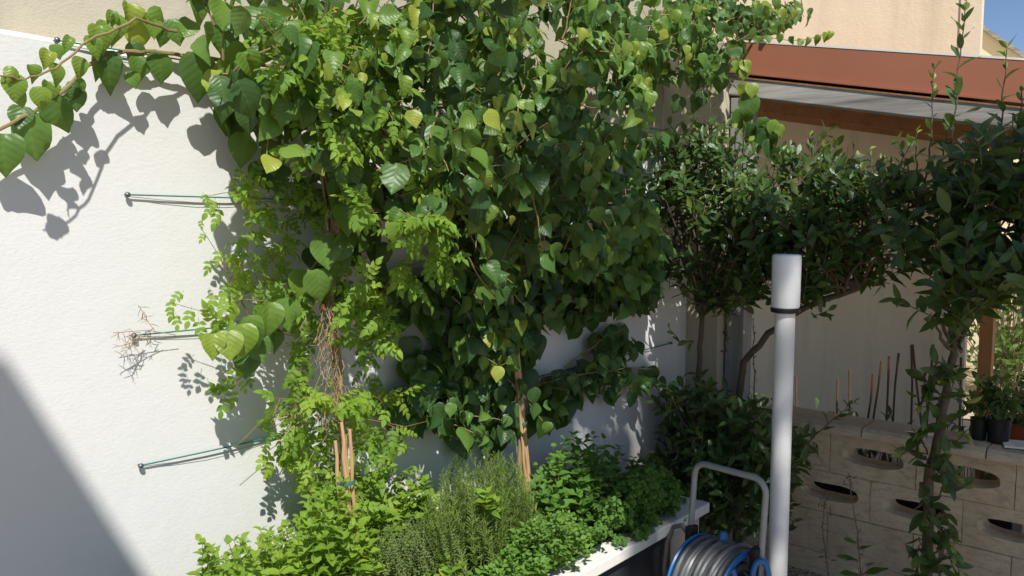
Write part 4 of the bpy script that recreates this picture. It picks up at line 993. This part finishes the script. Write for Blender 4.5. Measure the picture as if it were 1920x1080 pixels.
CN = [(1571,712,1571,800),(1593,693,1590,780),(1637,700,1620,800),(1653,676,1640,800),(1667,668,1660,800),(1685,662,1675,800),(1709,647,1706,800),(1711,646,1732,800),(1750,646,1735,800),(1492,704,1492,770),(1802,670,1800,760)]
dsc = ['short', 'slim', 'slanting', 'middle', 'straight', 'dark-tipped', 'tall upright', 'tall back-leaning', 'tall forward-leaning', 'lone', 'hidden']
wh = ['leftmost of the row behind the low wall', 'second from the low end of the row', 'third in the row over the coping', 'fourth in the row over the coping', 'fifth in the row over the coping', 'sixth in the row over the coping', 'crossing its neighbour at the top', 'crossing the upright cane at the top', 'nearest the laurel trunk', 'beside the white lamp pole', 'behind the laurel trunk']
for (x0, y0, x1, y1), a_, b_ in zip(CN, dsc, wh):
    tpx = P(x0, y0, u=4.42); bt_ = P(x1, y1, u=4.42); d = tpx - bt_; lo = bt_ + d * ((.305 - bt_[2]) / d[2]) if d[2] > .01 else bt_
    mid = (lo + tpx) / 2 + rv(.006); pts = [lo, (lo + mid) / 2 + rv(.003), mid, (mid + tpx) / 2 + rv(.003), tpx]
    o = MB().tube([p - lo for p in pts], [.0058, .0056, .0054, .0054, .0064], 7).build('garden_cane', M['cane'], smooth=True); o.location = lo
    tag(o, f'{a_} thin brown cane {b_}', 'cane', 'thin canes standing behind the low wall')
def pot(px, py, wpx, hpx, label, mat, u, zb, plant=True):
    c = P(px, py, u=u); dist = (c - CAM) @ fw; R = wpx * dist / F / 2; H = hpx * dist / F; r = empty('plant_pot', (c[0], c[1], zb)); o3 = (c[0], c[1], zb)
    under(MB().lathe([(0, 0), (R * .82, 0), (R, H * .97), (R * 1.05, H), (R * .95, H), (R * .92, H * .88)], o3, k=28).build('pot', M[mat], smooth=True), r)
    under(MB().lathe([(0, H * .86), (R * .93, H * .86)], o3, k=28).build('soil', M['soil']), r)
    if plant:
        st = MB(); fol = Foliage()
        for k in range(16):
            a = np.array([c[0], c[1], zb + H * .86]) + rv(R * .25) * np.array([1, 1, 0]); b = a + np.array([rng.normal(0, .05), rng.normal(0, .05), rng.uniform(.08, .24)]); st.tube([a, (a + b) / 2 + rv(.015), b], .002, 4)
            for j in range(7): fol.add('laurel', a + (b - a) * rng.uniform(.4, 1), unit(rv(1) + UP * .3), unit(UP + rv(.4)), rng.uniform(.04, .07), rng.uniform(.1, .7))
        under(st.build('stem', M['green_stem']), r); fol.build(r, M['laurel_leaf'], 30)
    tag(r, label, 'plant pot', 'pots along the low wall'); return r
ZC = ZT + .052
pot(1872, 815, 42, 46, 'black nursery pot on the coping next to a white strip', 'black_plastic', UC + .085, ZC)
pot(1835, 808, 30, 40, 'black nursery pot half hidden behind the laurel trunk', 'black_plastic', UC + .085, ZC)
c = P(1852, 812, u=UC + .10)
o = MB().box((-.006, -.012, 0), (.006, .012, .10)).build('white_strip', M['white_ledge'], bevel=.002); o.location = (c[0], c[1], ZC + .001); tag(o, 'white upright strip standing between two black pots', 'strip')
c = P(1905, 840, u=UC + .07)
o = MB().box((-.06, -.06, 0), (.06, .05, .009)).build('loose_tile', M['white_ledge'], bevel=.002); o.location = (c[0], c[1], ZC + .001); o.rotation_euler.z = .3; tag(o, 'loose white tile lying on the coping beside the black pot', 'tile')
c = P(1925, 800, u=4.5)
o = empty('timber_bench', (4.6, c[1], .012))
under(MB().box((4.40, c[1] - .5, .50), (4.80, c[1] + .22, .54)).build('seat', M['brown_wood'], bevel=.003), o)
for a_ in (4.44, 4.76):
    for b_ in (c[1] - .45, c[1] + .17): under(MB().box((a_ - .02, b_ - .02, .012), (a_ + .02, b_ + .02, .499)).build('leg', M['brown_wood']), o)
tag(o, 'low timber stand carrying the terracotta pot', 'stand')
pot(1930, 800, 110, 70, 'terracotta pot with green plants at the picture edge', 'terracotta', 4.6, .542)
pot(1402, 815, 60, 60, 'terracotta pot glimpsed behind the corner shrubs', 'terracotta', 4.25, .02, False)
# loose bushes in the sunny yard beyond the carport
def bush(label, px, py, u, h, wd, nleaf, tone):
    c = P(px, py, u=u); r = empty('yard_bush', (c[0], c[1], .0)); st = MB(); fol = Foliage()
    for k in range(60):
        a = np.array([c[0], c[1], 0]) + rv(.04) * np.array([1, 1, 0]); b = np.array([c[0] + rng.normal(0, wd), c[1] + rng.normal(0, wd), rng.uniform(.3, h)]); st.tube([a, (a + b) / 2 + rv(.06), b], [.008, .005, .002], 5)
        for j in range(nleaf): fol.add('laurel', a + (b - a) * rng.uniform(.5, 1.05) + rv(.03), unit(rv(1)), unit(UP + rv(.5)), rng.uniform(.07, .12), tone + rng.uniform(-.2, .2))
    under(st.build('stem', M['bark']), r); fol.build(r, M['laurel_leaf'], 0); tag(r, label, 'bush', 'bushes in the sunny yard')
bush('leafy green bush in the bright yard beyond the orange post', 1900, 700, 8.8, 1.25, .35, 12, .6)
bush('sparse twiggy bush against the pale annex wall', 1890, 640, 9.7, 1.75, .3, 3, .5)

# ------------------------------------------------------------------ unseen tree added behind the camera, crown shaped to shade the corner
tree = empty('added_shade_tree', (.6, -6.6, 0)); st = MB(); fol = Foliage()
REG = [[(1.96,1.34),(2.6,1.38),(3.1,1.26),(3.5,.92),(3.9,.55),(4.3,.05),(4.8,-.35),(5.6,-.6),(5.9,-2.9),(4.6,-2.9),(4.3,-2.0),(3.9,-1.35),(3.2,-1.05),(3.0,-.6),(2.9,-.2),(2.6,.6)]]   # where its shadow lands on the wall plane
gaps = []  # openings left in the crown so sun spots fall at chosen places
for (px, py, rr) in ((1142,655,.055),(935,690,.03),(960,660,.03),(1030,655,.025),(1120,800,.06),(1075,830,.04),(1190,790,.05),(1195,815,.045),(1040,700,.03),(930,800,.05),(1165,760,.03),(1250,320,.08),(980,460,.09),(940,470,.07),(800,690,.10),(900,610,.05)):
    q = P(px, py, n=0); gaps.append((q[0], q[2], rr))
for (px, py, rr) in ((1165,1045,.05),(1075,1020,.07)):
    q = P(px, py, n=NE); gaps.append((q[0] + NE * SB, q[2] - NE * SA, rr))
for z_, rr in ((zt_ - .03, .03), (zt_ - .30, .035), (zt_ - .52, .03), (zt_ + .10, .05)):
    nn_ = -by + .03; gaps.append((bx + nn_ * SB, z_ - nn_ * SA, rr))
for k in range(40): gaps.append((rng.uniform(2.2, 5.0), rng.uniform(-1.5, 1.5), rng.uniform(.02, .05)))
reg = np.array(REG[0]); lo, hi = reg.min(0), reg.max(0); cnt = 0
while cnt < 2300:
    q = rng.uniform(lo, hi)
    if not in_poly(q, REG[0])[0]: continue
    if any((q[0] - a_) ** 2 + (q[1] - b_) ** 2 < (r_ * 1.15 + .05) ** 2 for a_, b_, r_ in gaps): continue
    z = rng.uniform(8.2, 10.6); n = (z - q[1]) / SA; c = np.array([q[0] - n * SB, -n, z])
    fol.add('vine', c, unit(rv(1)), unit(SUN + rv(.35)), rng.uniform(.10, .15), rng.random()); cnt += 1
root = np.array([.6, -6.6, 0]); st.tube([root - UP * .1, root + UP * 2.5 + rv(.06), root + UP * 5 + rv(.08), root + UP * 7.6], [.17, .14, .12, .09], 12)
for l in fol.L[::130]:
    a = root + UP * rng.uniform(6.2, 7.6); b = l[2]; st.tube([a, (a + b) / 2 + rv(.1) + UP * .1, b], [.03, .018, .005], 6)
under(st.build('trunk', M['bark'], smooth=True), tree); fol.build(tree, M['tree_leaf'], 0, stuff='crown')
tag(tree, 'unseen leafy tree added to shade the corner of the courtyard', 'tree')
